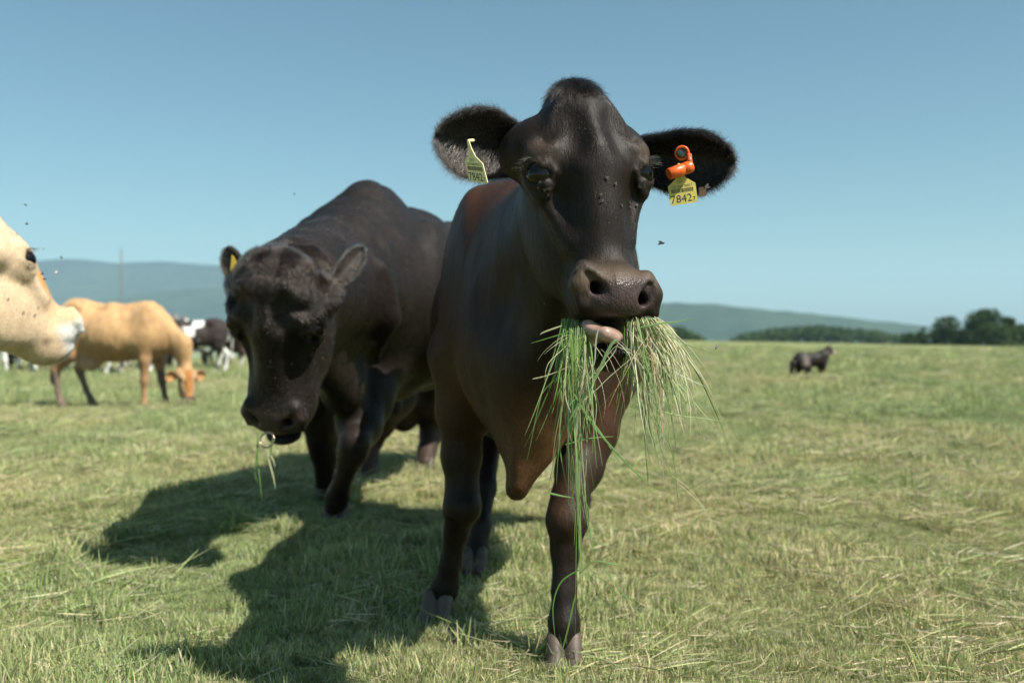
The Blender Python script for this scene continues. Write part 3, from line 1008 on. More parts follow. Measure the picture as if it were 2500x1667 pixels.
# skin folds on the neck and shoulder
S.chain([((.20, 2.50, .92), .010), ((.17, 2.52, .78), .014), ((.10, 2.54, .62), .012)], k=.05)
S.chain([((.04, 2.40, .98), .012), ((.02, 2.47, .80), .018), ((.0, 2.53, .62), .016)], k=.045)
S.frame(HM, HT)
head_ops(S, 'cow', mouth=.03, skew=-.013)
hl, hh = np.array([-.12, 1.80, .76]), np.array([.42, 2.30, 1.48])
Vh, Fh = S.mesh(hl, hh, .0033, smooth=1, clip=(hl + .02, hh - .02, True))
Vb, Fb = S.mesh((-.45, 1.98, -.02), (.62, 4.70, 1.56), .0125, smooth=1, clip=(hl + .028, hh - .028, False))
Vb = ripple(Vb, Fb, .010, 7.0, 5, keep=lambda v: sstep(2.30, 2.5, v[:, 1]) * sstep(.25, .55, v[:, 2]))
V, F = join_np([(Vh, Fh), (Vb, Fb)])
def head_local(p): return (p - HT) @ HM
def main_color(p):
    q = head_local(p)
    c = np.tile(np.array([.0135, .0092, .0066]), (len(p), 1))
    brown = np.array([.070, .027, .011])
    m = sstep(2.35, 2.7, p[:, 1]) * (.35 + .65 * sstep(-.25, .35, noise3(p, 2.2, 3)))
    m = m * (1 - .9 * sstep(.72, .45, p[:, 2]))
    m = np.maximum(m * .8, sstep(3.0, 3.8, p[:, 1]) * sstep(.7, 1.1, p[:, 2]))
    c = c * (1 - m[:, None]) + brown * m[:, None]
    bk = np.exp(-(((p[:, 0] - .09) / .10) ** 2 + ((p[:, 1] - 2.50) / .09) ** 2 + ((p[:, 2] - .62) / .2) ** 2))[:, None]
    c = c * (1 - .85 * bk) + np.array([.21, .095, .042]) * .85 * bk  # brown of the chest boosted here: a sunlit patch painted into the coat
    isb = (np.abs(q[:, 0]) < .25) & (q[:, 2] > -.45) & (q[:, 2] < .3) & (np.abs(q[:, 1]) < .2)
    # brownish skin round the eyes and over the muzzle
    f = np.exp(-((q[:, 2] + .242) / .028) ** 2) * sstep(.03, .07, q[:, 1]) * isb
    c = c * (1 - .7 * f[:, None]) + np.array([.115, .080, .055]) * .7 * f[:, None]
    e = np.exp(-(((np.abs(q[:, 0]) - .11) / .03) ** 2 + ((q[:, 2] - .03) / .03) ** 2 + ((q[:, 1] + .0) / .05) ** 2)) * isb
    c = c * (1 - .6 * e[:, None]) + np.array([.10, .068, .048]) * .6 * e[:, None]  # brown of the upper lids lightened in the colour so they look lit
    # nose pad
    pad = sstep(.068, .082, q[:, 1]) * sstep(-.352, -.335, q[:, 2]) * sstep(-.240, -.258, q[:, 2]) * sstep(.075, .060, np.abs(q[:, 0])) * isb
    c = c * (1 - pad[:, None]) + np.array([.055, .038, .035]) * pad[:, None]
    leglow = sstep(.5, .15, p[:, 2])
    c = c * (1 - .4 * leglow[:, None]) + np.array([.014, .011, .010]) * .4 * leglow[:, None]
    return np.concatenate([c, pad[:, None]], 1)
mc = empty('cow', (.09, 3.3, 0), label='black cow with yellow ear tags chewing a long bundle of grass', cat='cow')
cV = main_color(V)
body = mesh_np('body', V, F, M_coat_dark, mc, col=cV)
eye_parts(mc, HM, HT, 1.0)
for hp, fw in ((P(1070, 1494, 2.97), (-.15, -1)), (P(1376, 1608, 2.56), (0, -1)), (P(1160, 1392, 3.55), (0, -1)), (np.array([.28, 4.22, 0]), (0, -1))):
    hoof_part(mc, (hp[0] + fw[0] * .012, hp[1] + fw[1] * .018, 0.0), fw, r=.046, h=.085)
# ears
M_ear = simple_mat('ear_skin', (.016, .012, .010), rough=.6, noise=.4, scale=60)
ear_geo = {}
for nm, base, tip, op, wd, c0, c1, dr in (('a', P(1306, 378, 2.18), P(1064, 330, 2.04), (.42, -.80, -.25), .150, 200, 118, .0),
                              ('b', P(1520, 388, 2.20), P(1794, 396, 2.13), (-.05, -.85, -.40), .142, 200, 130, .0)):
    eV, eF, inf = ear_mesh(base, tip, op, wd, c0, c1, thick=.008, root_w=.50, droop=dr)
    ear = mesh_np('ear', eV, eF, M_ear, mc)
    ear_geo[nm] = (eV, eF, inf)
    ear_fur('ear_hair', eV, eF, inf, ear, (.075, .066, .060) if nm == 'a' else (.035, .030, .028), n_in=4200, n_edge=4600, n_out=4600, ln=.030, rad=.00040, seed=11 if nm == 'a' else 17)  # ear a has lighter hair: sunlight in its cup is put into the colour
# coat hair on the head: a whorl on the forehead, down the nose, back over the cheeks
def head_flow(p, n):
    q = head_local(p)
    d = np.stack([q[:, 0] * 1.2, np.zeros(len(q)), q[:, 2] - .012], 1)
    rr = np.linalg.norm(d, axis=1)[:, None]
    d = d / np.maximum(rr, 1e-4)
    low = sstep(-.02, -.12, q[:, 2])[:, None]
    d = d * (1 - low) + low * np.stack([q[:, 0] * 2.0, np.full(len(q), -.25), np.full(len(q), -.8)], 1)
    side = sstep(.03, -.06, q[:, 1])[:, None]
    d = d * (1 - side) + side * np.array([0, -.8, -.45])
    top = sstep(.11, .175, q[:, 2])[:, None]
    d = d * (1 - top) + top * np.stack([q[:, 0] * 9.0, np.full(len(q), .35), .55 - 1.5 * np.exp(-(q[:, 0] / .022) ** 2)], 1)
    return d @ HM.T
def head_len(p):
    q = head_local(p)
    L = np.full(len(p), .0078)
    L = L + .013 * sstep(.09, .18, q[:, 2])
    L = L * (1 - .55 * sstep(-.18, -.25, q[:, 2]))
    return L
def head_mask(p, n):
    q = head_local(p)
    c = main_color(p)
    eyed = np.ones(len(p))
    for s in (-1, 1):
        ce, o, a, up = eye_frame(s, 1.0)
        eyed *= sstep(.026, .036, np.linalg.norm(q - (ce + o * .02), axis=1))
    m = (1 - c[:, 3]) ** 4 * eyed * ((n @ np.array([0, -1, 0])) > -.75)
    return m * (1 + 1.0 * sstep(.10, .18, q[:, 2])) + 1e-6
pts, rr, root = grow_fur(Vh, Fh, 150000, head_flow, head_len, .00028, lift=.11, mask=head_mask, jitter=.09, seed=21, k=4)
ql = head_local(root)
clump = 1 + .8 * noise3(ql * np.array([1, 1, .3]), 60.0, 4) + .6 * noise3(ql * np.array([1, 1, .35]), 22.0, 6)
hc = main_color(root)[:, :3] * np.array([1.3, 1.5, 1.8]) * rng.uniform(.65, 1.4, (len(root), 1)) * np.clip(clump, .25, 2.2)[:, None]
hair_obj('head_hair', pts, rr, M_fur, mc, col=hc)
# forelock on the poll
def poll_mask(p, n):
    q = head_local(p)
    return sstep(.145, .18, q[:, 2]) * sstep(.05, .02, np.abs(q[:, 0] + .006)) + 1e-7
def poll_flow(p, n):
    q = head_local(p)
    return np.stack([(q[:, 0] + .006) * 14, np.full(len(q), .6), np.full(len(q), -.55)], 1) @ HM.T + rng.normal(size=(len(p), 3)) * .15
pts, rr, root = grow_fur(Vh, Fh, 5000, poll_flow, lambda p: np.full(len(p), .030), .00036, lift=.55, mask=poll_mask, jitter=.28, seed=27, k=5, droop=.2)
hair_obj('forelock', pts, rr, M_fur, mc, col=np.array([.030, .024, .020]) * rng.uniform(.5, 1.6, (len(root), 1)))
# short hair over the neck, chest and shoulders
def body_flow(p, n):
    d = np.stack([np.sign(p[:, 0] - .08) * .15, np.full(len(p), .5), np.full(len(p), -.75)], 1)
    return d + np.stack([noise3(p, 6.0, 7), noise3(p, 6.0, 8), noise3(p, 6.0, 9)], 1) * .35
def body_mask(p, n):
    view = p - np.array([0, 0, CAM_H])
    view = view / np.linalg.norm(view, axis=1)[:, None]
    return ((n * view).sum(1) < .25) * sstep(4.6, 2.6, p[:, 1]) * (p[:, 2] > .12) + 1e-7
pts, rr, root = grow_fur(Vb, Fb, 150000, body_flow, lambda p: np.full(len(p), .011), .00042, lift=.11, mask=body_mask, jitter=.10, seed=23, k=3)
ck = 1 + .5 * noise3(root * np.array([1, 1, .35]), 30.0, 4)
hair_obj('coat_hair', pts, rr, M_fur_body, mc, col=np.clip(main_color(root)[:, :3] * np.array([1.0, 1.0, 1.0]) * rng.uniform(.6, 1.4, (len(root), 1)) * ck[:, None], .001, .9))
# tongue
T = Sculpt(.03)
tc_ = P(1472, 814, 1.905)
T.ell(tc_, (.040, .046, .017), k=.01, rot=('Y', 14))
T.cone(tc_ + np.array([-.010, -.05, .020]), .004, tc_ + np.array([.012, .02, .016]), .004, k=.010, op=-1)
T.cone(tc_ + np.array([-.030, -.008, .016]), .011, tc_ + np.array([-.022, .0, -.018]), .010, k=.015)
T.cone(tc_ + np.array([.0, -.042, .0]), .012, tc_ + np.array([.02, -.036, -.010]), .010, k=.012)
tV, tF = T.mesh(tc_ - .08, tc_ + .08, .004)
M_tongue = simple_mat('tongue_flesh', (.34, .215, .165), rough=.35, noise=.2, scale=60, coat=.3)
mesh_np('tongue', tV, tF, M_tongue, mc)
# ------------------------------------------------------------------ ear tags
M_tag = simple_mat('yellow_plastic', (.60, .50, .12), rough=.45, noise=.18, scale=70)
M_tag_sunlit = simple_mat('sunlit_yellow_plastic', (.74, .67, .36), rough=.45, noise=.12, scale=70)  # paler copy of the yellow plastic, sunlight put into its colour
M_ink = simple_mat('black_ink', (.045, .040, .028), rough=.6)
M_orange = simple_mat('orange_plastic', (.72, .115, .012), rough=.4, noise=.18, scale=120)
M_disc = simple_mat('dusty_dark_plastic', (.05, .055, .045), rough=.25, noise=.5, scale=150)
M_backtag = simple_mat('brown_plastic', (.10, .055, .03), rough=.5, noise=.3, scale=90)

def text_mesh(body, size):
    cu = bpy.data.curves.new('print', 'FONT')
    cu.body = body; cu.size = size; cu.align_x = 'LEFT'; cu.resolution_u = 3
    o = bpy.data.objects.new('print', cu)
    COL.objects.link(o)
    bpy.context.view_layer.update()
    me = bpy.data.meshes.new_from_object(o)
    bpy.data.objects.remove(o); bpy.data.curves.remove(cu)
    return me

def tag_plate(name, label, o, ex, ey, w, h, neck, mat, tilt=False, bend=0.0):
    """o = lower corner, ex/ey unit axes of the plate, w x h body, neck = height of the tapering neck"""
    ex = np.asarray(ex, float) / np.linalg.norm(ex)
    ey = np.asarray(ey, float)
    if not tilt: ey = ey - (ey @ ex) * ex
    ey /= np.linalg.norm(ey)
    nz = np.cross(ex, ey); nz /= np.linalg.norm(nz)
    W = lambda x, y, z=0.0: o + ex * x + ey * y + nz * (z + bend * ((y / h) ** 2) + .004 * math.cos(x / w * 3.1 - 1.55) * 0)
    root = empty(name, tuple(W(w / 2, h + neck)), label=label, cat='ear tag')
    r = w * .05
    out = [(r, 0), (w - r, 0), (w, r), (w, h * .96), (w * .985, h), (w * .70, h + neck * .30), (w * .585, h + neck * .70), (w * .56, h + neck), (w * .5, h + neck * 1.06), (w * .44, h + neck), (w * .415, h + neck * .70), (w * .30, h + neck * .30), (w * .015, h), (0, h * .96), (0, r)]
    n = len(out)
    th = .0018
    V = [W(x, y, 0) for x, y in out] + [W(x, y, -th) for x, y in out]
    F = [tuple(range(n)), tuple(range(2 * n - 1, n - 1, -1))] + [(i, i + n, (i + 1) % n + n, (i + 1) % n) for i in range(n)]
    plate = mesh_np('plate', np.array(V), F, mat, root, smooth=False)
    # moulded rim along the bottom and sides
    def put_text(nm, body, size, x, y, width, sx=1.0):
        me = text_mesh(body, size)
        co = np.array([v.co[:] for v in me.vertices])
        k = width / max(co[:, 0].max() - co[:, 0].min(), 1e-6)
        co[:, 0] = (co[:, 0] - co[:, 0].min()) * k + x
        co[:, 1] = co[:, 1] * (size / size) + y
        wv = np.array([W(a, b, .0004) for a, b in co[:, :2]])
        me.vertices.foreach_set('co', wv.astype(np.float32).ravel())
        me.materials.clear(); me.materials.append(M_ink)
        me.update()
        t = bpy.data.objects.new(nm, me)
        put(t, plate)
        return t
    put_text('large_number', '7842', h * .56, w * .05, h * .10, w * .76)
    put_text('check_digit', '7', h * .30, w * .84, h * .10, w * .10)
    put_text('small_number', '120 1668 7842 7', h * .17, w * .14, h * .86, w * .74)
    put_text('country_code', 'CH', h * .20, w * .34, h * 1.06, w * .18)
    # bar code
    bv, bf = [], []
    x = w * .10
    g = random.Random(5)
    while x < w * .90:
        bw = w * g.choice([.010, .016, .024])
        b = len(bv)
        bv += [W(x, h * .60, .0004), W(x + bw, h * .60, .0004), W(x + bw, h * .80, .0004), W(x, h * .80, .0004)]
        bf.append((b, b + 1, b + 2, b + 3))
        x += bw + w * g.choice([.010, .014, .022])
    mesh_np('bar_code', np.array(bv), bf, M_ink, plate, smooth=False)
    # stud through the ear
    S2 = Sculpt(.02)
    c = W(w / 2, h + neck * 1.02)
    S2.cone(c - nz * .002, .0034, c - nz * .014, .0036, k=.003)
    v2, f2 = S2.mesh(c - .025, c + .025, .0016)
    mesh_np('stud', v2, f2, mat, root)
    return root, W, nz

a0, a1 = P(1147, 444, 2.030), P(1191, 449, 1.992)
upv = P(1138, 339, 2.02) - P(1166, 446, 2.02)
rt, W1, n1 = tag_plate('ear_tag', 'sunlit yellow ear tag 7842 hooked through the ear without orange device', a0, a1 - a0, upv, np.linalg.norm(a1 - a0), .042, .044, M_tag_sunlit, tilt=True)
b0, b1 = P(1637, 503, 2.035), P(1704, 493, 2.030)
upv = P(1690, 404, 2.035) - P(1670, 498, 2.035)
rt2, W2, n2 = tag_plate('ear_tag', 'yellow ear tag 7842 hanging beneath the orange tube on the same ear', b0, b1 - b0, P(1642, 456, 2.035) - P(1637, 503, 2.035), np.linalg.norm(b1 - b0), .040, .040, M_tag)
bt = np.array([P(1706, 458, 2.07), P(1706, 480, 2.07), P(1724, 478, 2.07), P(1724, 456, 2.07)])
mesh_np('back_plate', np.concatenate([bt, bt + [0, .003, 0]]), [(0, 1, 2, 3), (7, 6, 5, 4), (0, 4, 5, 1), (1, 5, 6, 2), (2, 6, 7, 3), (3, 7, 4, 0)], M_backtag, rt2, smooth=False)
# orange tube with its pierced disc
ot = empty('ear_sensor', tuple(P(1662, 412, 2.02)), label='orange tube-shaped ear sensor clipped inside the black ear', cat='ear sensor')
def lathe(a, b, prof, n=28):
    """turned solid along a-b: prof = [(t, radius)]"""
    a, b = np.asarray(a, float), np.asarray(b, float)
    d = b - a; Ld = np.linalg.norm(d); d /= Ld
    u = np.cross(d, [.1, .3, 1.0]); u /= np.linalg.norm(u); v = np.cross(d, u)
    an = np.linspace(0, 2 * np.pi, n, endpoint=False)
    V = np.concatenate([a + d * Ld * t + r * (np.cos(an)[:, None] * u + np.sin(an)[:, None] * v) for t, r in prof])
    F = [(i * n + j, i * n + (j + 1) % n, (i + 1) * n + (j + 1) % n, (i + 1) * n + j) for i in range(len(prof) - 1) for j in range(n)]
    return V, np.array(F)
p0, p1 = P(1632, 426, 2.008), P(1688, 406, 2.022)
lv, lf = lathe(p0, p1, [(.02, .0005), (.02, .0075), (.0, .0100), (.02, .0118), (.60, .0122), (.62, .0112), (.66, .0112), (.68, .0124), (.97, .0124), (1.0, .0112), (1.0, .0005)])
tube = mesh_np('tube', lv, lf, M_orange, ot)
lv, lf = lathe(P(1684, 398, 2.018), P(1683, 378, 2.030), [(0, .0005), (0, .0060), (.5, .0050), (1, .0046), (1, .0005)], 16)
mesh_np('clip', lv, lf, M_orange, ot)
def ring_np(c, n, R, r, nu=28, nv=8, squash=1.0):
    n = np.asarray(n, float); n /= np.linalg.norm(n)
    a = np.cross(n, [0.1, 0.2, 1.0]); a /= np.linalg.norm(a); b = np.cross(n, a)
    u = np.linspace(0, 2 * np.pi, nu, endpoint=False); v = np.linspace(0, 2 * np.pi, nv, endpoint=False)
    V = np.array([c + (a * math.cos(x) + b * math.sin(x) * squash) * (R + r * math.cos(y)) + n * r * math.sin(y) for x in u for y in v])
    F = np.array([[i * nv + j, ((i + 1) % nu) * nv + j, ((i + 1) % nu) * nv + (j + 1) % nv, i * nv + (j + 1) % nv] for i in range(nu) for j in range(nv)])
    return V, F
cc = P(1665, 374, 2.035)
v4, f4 = ring_np(cc, (-.25, -.9, -.2), .0125, .0030)
mesh_np('ring', v4, f4, M_orange, ot)
S4 = Sculpt(.02); S4.ell(cc, (.012, .004, .012), k=.002)
v5, f5 = S4.mesh(cc - .02, cc + .02, .002)
mesh_np('disc', v5, f5, M_disc, ot)

GREENS = np.array([[.15, .25, .06], [.19, .30, .09], [.12, .20, .05], [.24, .34, .12], [.32, .39, .19]])
STRAW = np.array([[.56, .54, .34], [.62, .60, .44], [.48, .46, .27], [.46, .34, .20]])
def blade_color(g, straw=.25):
    c = STRAW[g.integers(len(STRAW))] if g.random() < straw else GREENS[g.integers(len(GREENS))]
    return c * g.uniform(.75, 1.25)

gb = empty('grass_bundle', tuple(P(1480, 792, 1.87)), label='long cut grass hanging from the black cow\'s mouth', cat='grass')
g = np.random.default_rng(31)
mass = []; mass_c = []
def add_mass(V, F, c):
    mass.append((V, F)); mass_c.append(np.tile(c, (len(V), 1)))
def add_blade(pts, w, c, face):
    V, F = ribbon(pts, w, face)
    mesh_np('grass_blade', V, F, M_blade, gb, col=np.tile(c, (len(V), 1)))
for i in range(120):                                   # dense tuft on one side of the tongue
    r = P(g.uniform(1372, 1436), g.uniform(776, 792), g.uniform(1.90, 1.95))
    d0 = (g.normal(-.03, .10), -.70 + g.normal() * .2, -.9)
    Ln = float(np.clip(g.gamma(1.7, .075), .03, .34))
    add_mass(*ribbon(blade_path(r, d0, Ln, .45, 10, .16, g), g.uniform(.0018, .0042), (g.normal() * .7, -1, .2)), blade_color(g, .18) * np.array([.85, .92, .8]))
for i in range(230):                                   # fan on the other side
    a = g.random()
    r = P(1522 + 84 * a ** .8, g.uniform(774, 790) - 2 * a, g.uniform(1.89, 1.97))
    d0 = (-.05 + .62 * a + g.normal() * .12, -.60 + g.normal() * .25, -.80 + .30 * a)
    Ln = float(np.clip(g.gamma(2.0, .060), .03, .26))
    add_mass(*ribbon(blade_path(r, d0, Ln, .70, 10, .22, g), g.uniform(.0015, .0036), (g.normal() * .7, -1, .4)), blade_color(g, .25 + .60 * a) * 1.1)
for i in range(26):                                    # fine strands and roots
    r = P(g.uniform(1380, 1600), g.uniform(800, 860), g.uniform(1.84, 1.88))
    add_mass(*ribbon(blade_path(r, (g.normal() * .8, -.2, -.6), g.uniform(.06, .22), .6, 12, .45, g), .0012, (0, -1, .3)), blade_color(g, .75))
mv, mf = join_np(mass)
o = mesh_np('blade_mass', mv, mf, M_blade, gb, col=np.concatenate(mass_c)); o['kind'] = 'stuff'
def px_blade(pix, w, c, d=1.86, face=(.3, -1, .3)):
    pp = np.array([P(x, y, d + (q if isinstance(q, float) else 0)) for x, y, *qq in pix for q in [qq[0] if qq else 0]])
    # smooth the traced points
    t = np.linspace(0, len(pp) - 1, 14)
    i0 = np.clip(np.floor(t).astype(int), 0, len(pp) - 2); f = t - i0
    def at(k): return pp[np.clip(k, 0, len(pp) - 1)]
    p0, p1, p2, p3 = at(i0 - 1), at(i0), at(i0 + 1), at(i0 + 2)
    f = f[:, None]
    cr = .5 * ((2 * p1) + (-p0 + p2) * f + (2 * p0 - 5 * p1 + 4 * p2 - p3) * f ** 2 + (-p0 + 3 * p1 - 3 * p2 + p3) * f ** 3)
    add_blade(cr, w, np.asarray(c), face)
G1, G2, G3, ST = (.13, .25, .06), (.17, .29, .09), (.09, .18, .035), (.48, .46, .27)
px_blade([(1510, 830), (1490, 845), (1450, 930), (1405, 1000), (1388, 1030)], .0060, (.22, .32, .14), 1.82)
px_blade([(1462, 800), (1455, 830), (1452, 880), (1444, 905)], .0032, (.40, .42, .30), 1.82)
px_blade([(1390, 810), (1340, 825), (1296, 838)], .0022, G1)
px_blade([(1372, 795), (1330, 810), (1318, 817)], .0030, ST, 1.85)
px_blade([(1560, 800), (1610, 790), (1655, 785), (1693, 776)], .0032, (.22, .34, .12), 1.84)
px_blade([(1600, 800), (1660, 835), (1700, 850), (1750, 866)], .0016, G3, 1.84)
px_blade([(1590, 830), (1640, 900), (1680, 925), (1727, 945)], .0026, (.5, .5, .34), 1.84)
px_blade([(1580, 840), (1620, 900), (1665, 960), (1685, 1005)], .0034, ST, 1.84)
px_blade([(1600, 1000), (1660, 1015), (1720, 1022), (1776, 1031)], .0028, (.30, .38, .16), 1.84)
px_blade([(1575, 850), (1600, 960), (1610, 1080), (1640, 1160), (1670, 1260)], .0022, G2, 1.84)
px_blade([(1560, 860), (1590, 1000), (1640, 1100), (1655, 1220), (1668, 1285)], .0018, G1, 1.85)
px_blade([(1640, 1160), (1690, 1200), (1730, 1260), (1770, 1335)], .0012, ST, 1.84)
px_blade([(1660, 1200), (1700, 1185), (1770, 1140)], .0012, (.20, .20, .10), 1.84)
px_blade([(1655, 1180), (1690, 1210), (1715, 1240), (1700, 1265)], .0016, ST, 1.84)
px_blade([(1540, 850), (1560, 960), (1620, 1060), (1680, 1070)], .0016, G2, 1.85)
for k, (x1, y1) in enumerate([(1402, 1330), (1414, 1400), (1395, 1240), (1420, 1470), (1409, 1300), (1430, 1180), (1425, 1480), (1404, 1560)]):
    px_blade([(1390 + 5 * k, 800), (1400 + 2 * k, 930), (1405 + 3 * (k % 4), 1080), ((1410 + x1) / 2, (1080 + y1) / 2), (x1, y1)], g.uniform(.0026, .0042), GREENS[k % 5] * 1.05, 1.84 + .004 * k)
px_blade([(1395, 1010), (1370, 1060), (1368, 1100), (1378, 1160), (1385, 1190)], .0030, G2)
px_blade([(1400, 960), (1450, 1040), (1520, 1120), (1586, 1187)], .0040, G1, 1.83)
px_blade([(1410, 980), (1470, 1060), (1500, 1110), (1540, 1165)], .0022, G2, 1.84)
px_blade([(1380, 1085), (1440, 1070), (1500, 1065)], .0030, G2, 1.84)
px_blade([(1415, 1390), (1370, 1420), (1350, 1480), (1356, 1560)], .0030, G1, 1.83)
px_blade([(1415, 1400), (1450, 1370), (1500, 1378), (1520, 1380)], .0028, G2, 1.83)
px_blade([(1470, 1380), (1500, 1420), (1560, 1500), (1575, 1520)], .0018, G2, 1.83)
px_blade([(1440, 1400), (1490, 1430), (1500, 1500), (1495, 1560), (1512, 1603)], .0014, G3, 1.83)
px_blade([(1340, 1203), (1370, 1210), (1400, 1215)], .0034, G2, 1.83)
px_blade([(1405, 1450), (1385, 1540), (1366, 1610)], .0034, G1, 1.82)
px_blade([(1425, 1180), (1440, 1300), (1455, 1370)], .0024, G2, 1.83)
px_blade([(1420, 1200), (1450, 1260), (1472, 1206)], .0016, G2, 1.83)
px_blade([(1300, 925), (1340, 915), (1400, 890)], .0022, ST, 1.84)
px_blade([(1320, 965), (1340, 940), (1380, 905)], .0022, G1, 1.84)
px_blade([(1385, 850), (1380, 960), (1395, 1010)], .0030, ST, 1.83)
px_blade([(1430, 840), (1425, 920), (1405, 1020)], .0034, (.55, .53, .33), 1.83)
for k in range(34):                                    # loose long strands that hang down from both tufts
    if k % 3:
        x0, y0 = g.uniform(1385, 1440), g.uniform(840, 960)
        x1, y1 = x0 + g.normal(5, 22), y0 + g.uniform(150, 420)
    else:
        x0, y0 = g.uniform(1550, 1640), g.uniform(840, 950)
        x1, y1 = x0 + g.uniform(-20, 70), y0 + g.uniform(120, 330)
    xm, ym = (x0 + x1) / 2 + g.normal() * 12, (y0 + y1) / 2
    px_blade([(x0, y0), (xm, ym), (x1, y1)], g.uniform(.0012, .0030), blade_color(g, .35), 1.83 + g.uniform(0, .05), (g.normal() * .5, -1, .3))
# ------------------------------------------------------------------ the black bull walking with his head down
BM = rotv((.47, .06, -.20)) @ B_
BS = 1.2
BT = P(657, 1030, 3.40) - BM @ (np.array([0, .10, -.265]) * BS)
S = Sculpt(.14)
yaw = ('Z', -12)
S.ell((-.655, 4.80, .98), (.36, .50, .46), k=.1, rot=yaw)
S.ell((-.52, 5.45, .99), (.39, .80, .45), k=.12, rot=yaw)
S.ell((-.36, 6.15, 1.10), (.34, .45, .42), k=.12, rot=yaw)
S.cone((-.672, 4.72, 1.42), .10, (-.55, 5.3, 1.32), .14, k=.12)
S.cone((-.55, 5.3, 1.32), .14, (-.36, 6.2, 1.35), .12, k=.15)
S.ell((-.672, 4.72, 1.41), (.11, .24, .155), k=.10, rot=yaw)
S.cone((-.69, 4.62, 1.10), .34, (-.80, 3.72, .99), .205, k=.12)
S.cone((-.68, 4.58, 1.30), .16, (-.80, 3.66, 1.06), .13, k=.12)
S.cone((-.80, 3.72, .92), .15, (-.72, 4.25, .66), .13, k=.1, flat=((1, 0, 0), .6))
S.cone((-.72, 4.25, .66), .12, (-.70, 4.45, .55), .09, k=.08, flat=((1, 0, 0), .7))
for s in (-1, 1):
    S.ell((-.655 + s * .265, 4.70 + s * .05, 1.0), (.145, .27, .38), k=.08, rot=('X', 10))
    S.ell((-.36 + s * .20, 6.15, 1.0), (.18, .30, .40), k=.08)
    S.ell((-.36 + s * .24, 5.98, 1.40), (.07, .10, .07), k=.08)
def bleg(pts, k=.04):
    S.chain([(P(a, b, d), r) for a, b, d, r in pts], k=k)
bleg([(905, 880, 4.58, .17), (893, 965, 4.48, .132), (880, 1035, 4.36, .092), (868, 1078, 4.28, .070)], k=.06)
bleg([(868, 1078, 4.22, .068), (862, 1102, 4.24, .062), (840, 1160, 4.38, .041), (824, 1212, 4.50, .052), (818, 1243, 4.55, .048)], k=.025)
bleg([(775, 930, 4.80, .16), (785, 1010, 4.90, .11), (790, 1070, 5.0, .078), (793, 1105, 5.05, .066), (797, 1150, 5.12, .050), (797, 1185, 5.18, .060)], k=.05)
bleg([(945, 960, 5.75, .18), (925, 1030, 5.9, .09), (905, 1070, 6.0, .07), (897, 1120, 5.9, .052), (897, 1148, 5.86, .060)], k=.06)
bleg([(1070, 880, 6.1, .22), (1072, 960, 6.15, .14), (1062, 1020, 6.35, .078), (1052, 1060, 6.30, .062), (1042, 1100, 6.2, .050), (1038, 1130, 6.12, .060)], k=.06)
S.cone(P(966, 950, 5.5), .05, P(966, 1000, 5.45), .035, k=.08)
S.ell(P(985, 1005, 6.25), (.10, .09, .13), k=.06)
S.chain([((-.95, 4.2, 1.08), .012), ((-.98, 4.28, .88), .018), ((-.90, 4.25, .68), .012)], k=.08)
S.chain([((-.52, 4.02, 1.12), .012), ((-.50, 4.10, .92), .018), ((-.56, 4.12, .72), .012)], k=.08)
S.frame(BM, BT, BS)
head_ops(S, 'bull', mouth=.006)
bl, bh = np.array([-1.12, 3.06, .36]), np.array([-.48, 3.62, 1.20])
V1, F1 = S.mesh(bl, bh, .0068, smooth=1, clip=(bl + .02, bh - .02, True))
V2, F2 = S.mesh((-1.25, 3.1, -.03), (.35, 6.8, 1.70), .019, smooth=1, clip=(bl + .03, bh - .03, False))
V2 = ripple(V2, F2, .017, 5.5, 15, keep=lambda v: sstep(3.7, 4.0, v[:, 1]) * sstep(.3, .6, v[:, 2]))
V, F = join_np([(V1, F1), (V2, F2)])
def bull_local(p): return ((p - BT) @ BM) / BS
def bull_color(p):
    q = bull_local(p)
    c = np.tile(np.array([.0165, .0125, .0105]), (len(p), 1))
    m = .6 * sstep(.0, .5, noise3(p, 2.5, 4)) * sstep(.9, 1.4, p[:, 2]) + .75 * sstep(.50, .36, p[:, 2]) * sstep(-.6, .3, noise3(p, 3.0, 6))
    c = c * (1 - m[:, None]) + np.array([.062, .040, .028]) * m[:, None]
    isb = (np.abs(q[:, 0]) < .2) & (q[:, 2] > -.45) & (q[:, 2] < .3) & (np.abs(q[:, 1]) < .16)
    pad = sstep(.070, .085, q[:, 1]) * sstep(-.33, -.31, q[:, 2]) * sstep(-.225, -.245, q[:, 2]) * isb
    c = c * (1 - pad[:, None]) + np.array([.060, .043, .038]) * pad[:, None]
    return np.concatenate([c, pad[:, None]], 1)
bull = empty('bull', (-.6, 5.2, 0), label='black bull with a nose ring walking with lowered head', cat='bull')
mesh_np('body', V, F, M_coat_dark, bull, col=bull_color(V))
eye_parts(bull, BM, BT, BS, wide=1.10, lashes=False)
for hp, fw in ((P(822, 1262, 4.55), (-.2, -1)), (P(797, 1208, 5.16), (-.1, -1)), (P(898, 1170, 5.85), (-.1, -1)), (P(1037, 1150, 6.10), (-.1, -1))):
    hoof_part(bull, (hp[0], hp[1], float(micro_z(hp[:1], hp[1:2])[0])), fw, r=.058, h=.07)
M_ear_b = simple_mat('bull_ear_skin', (.030, .022, .018), rough=.6, noise=.4, scale=60)
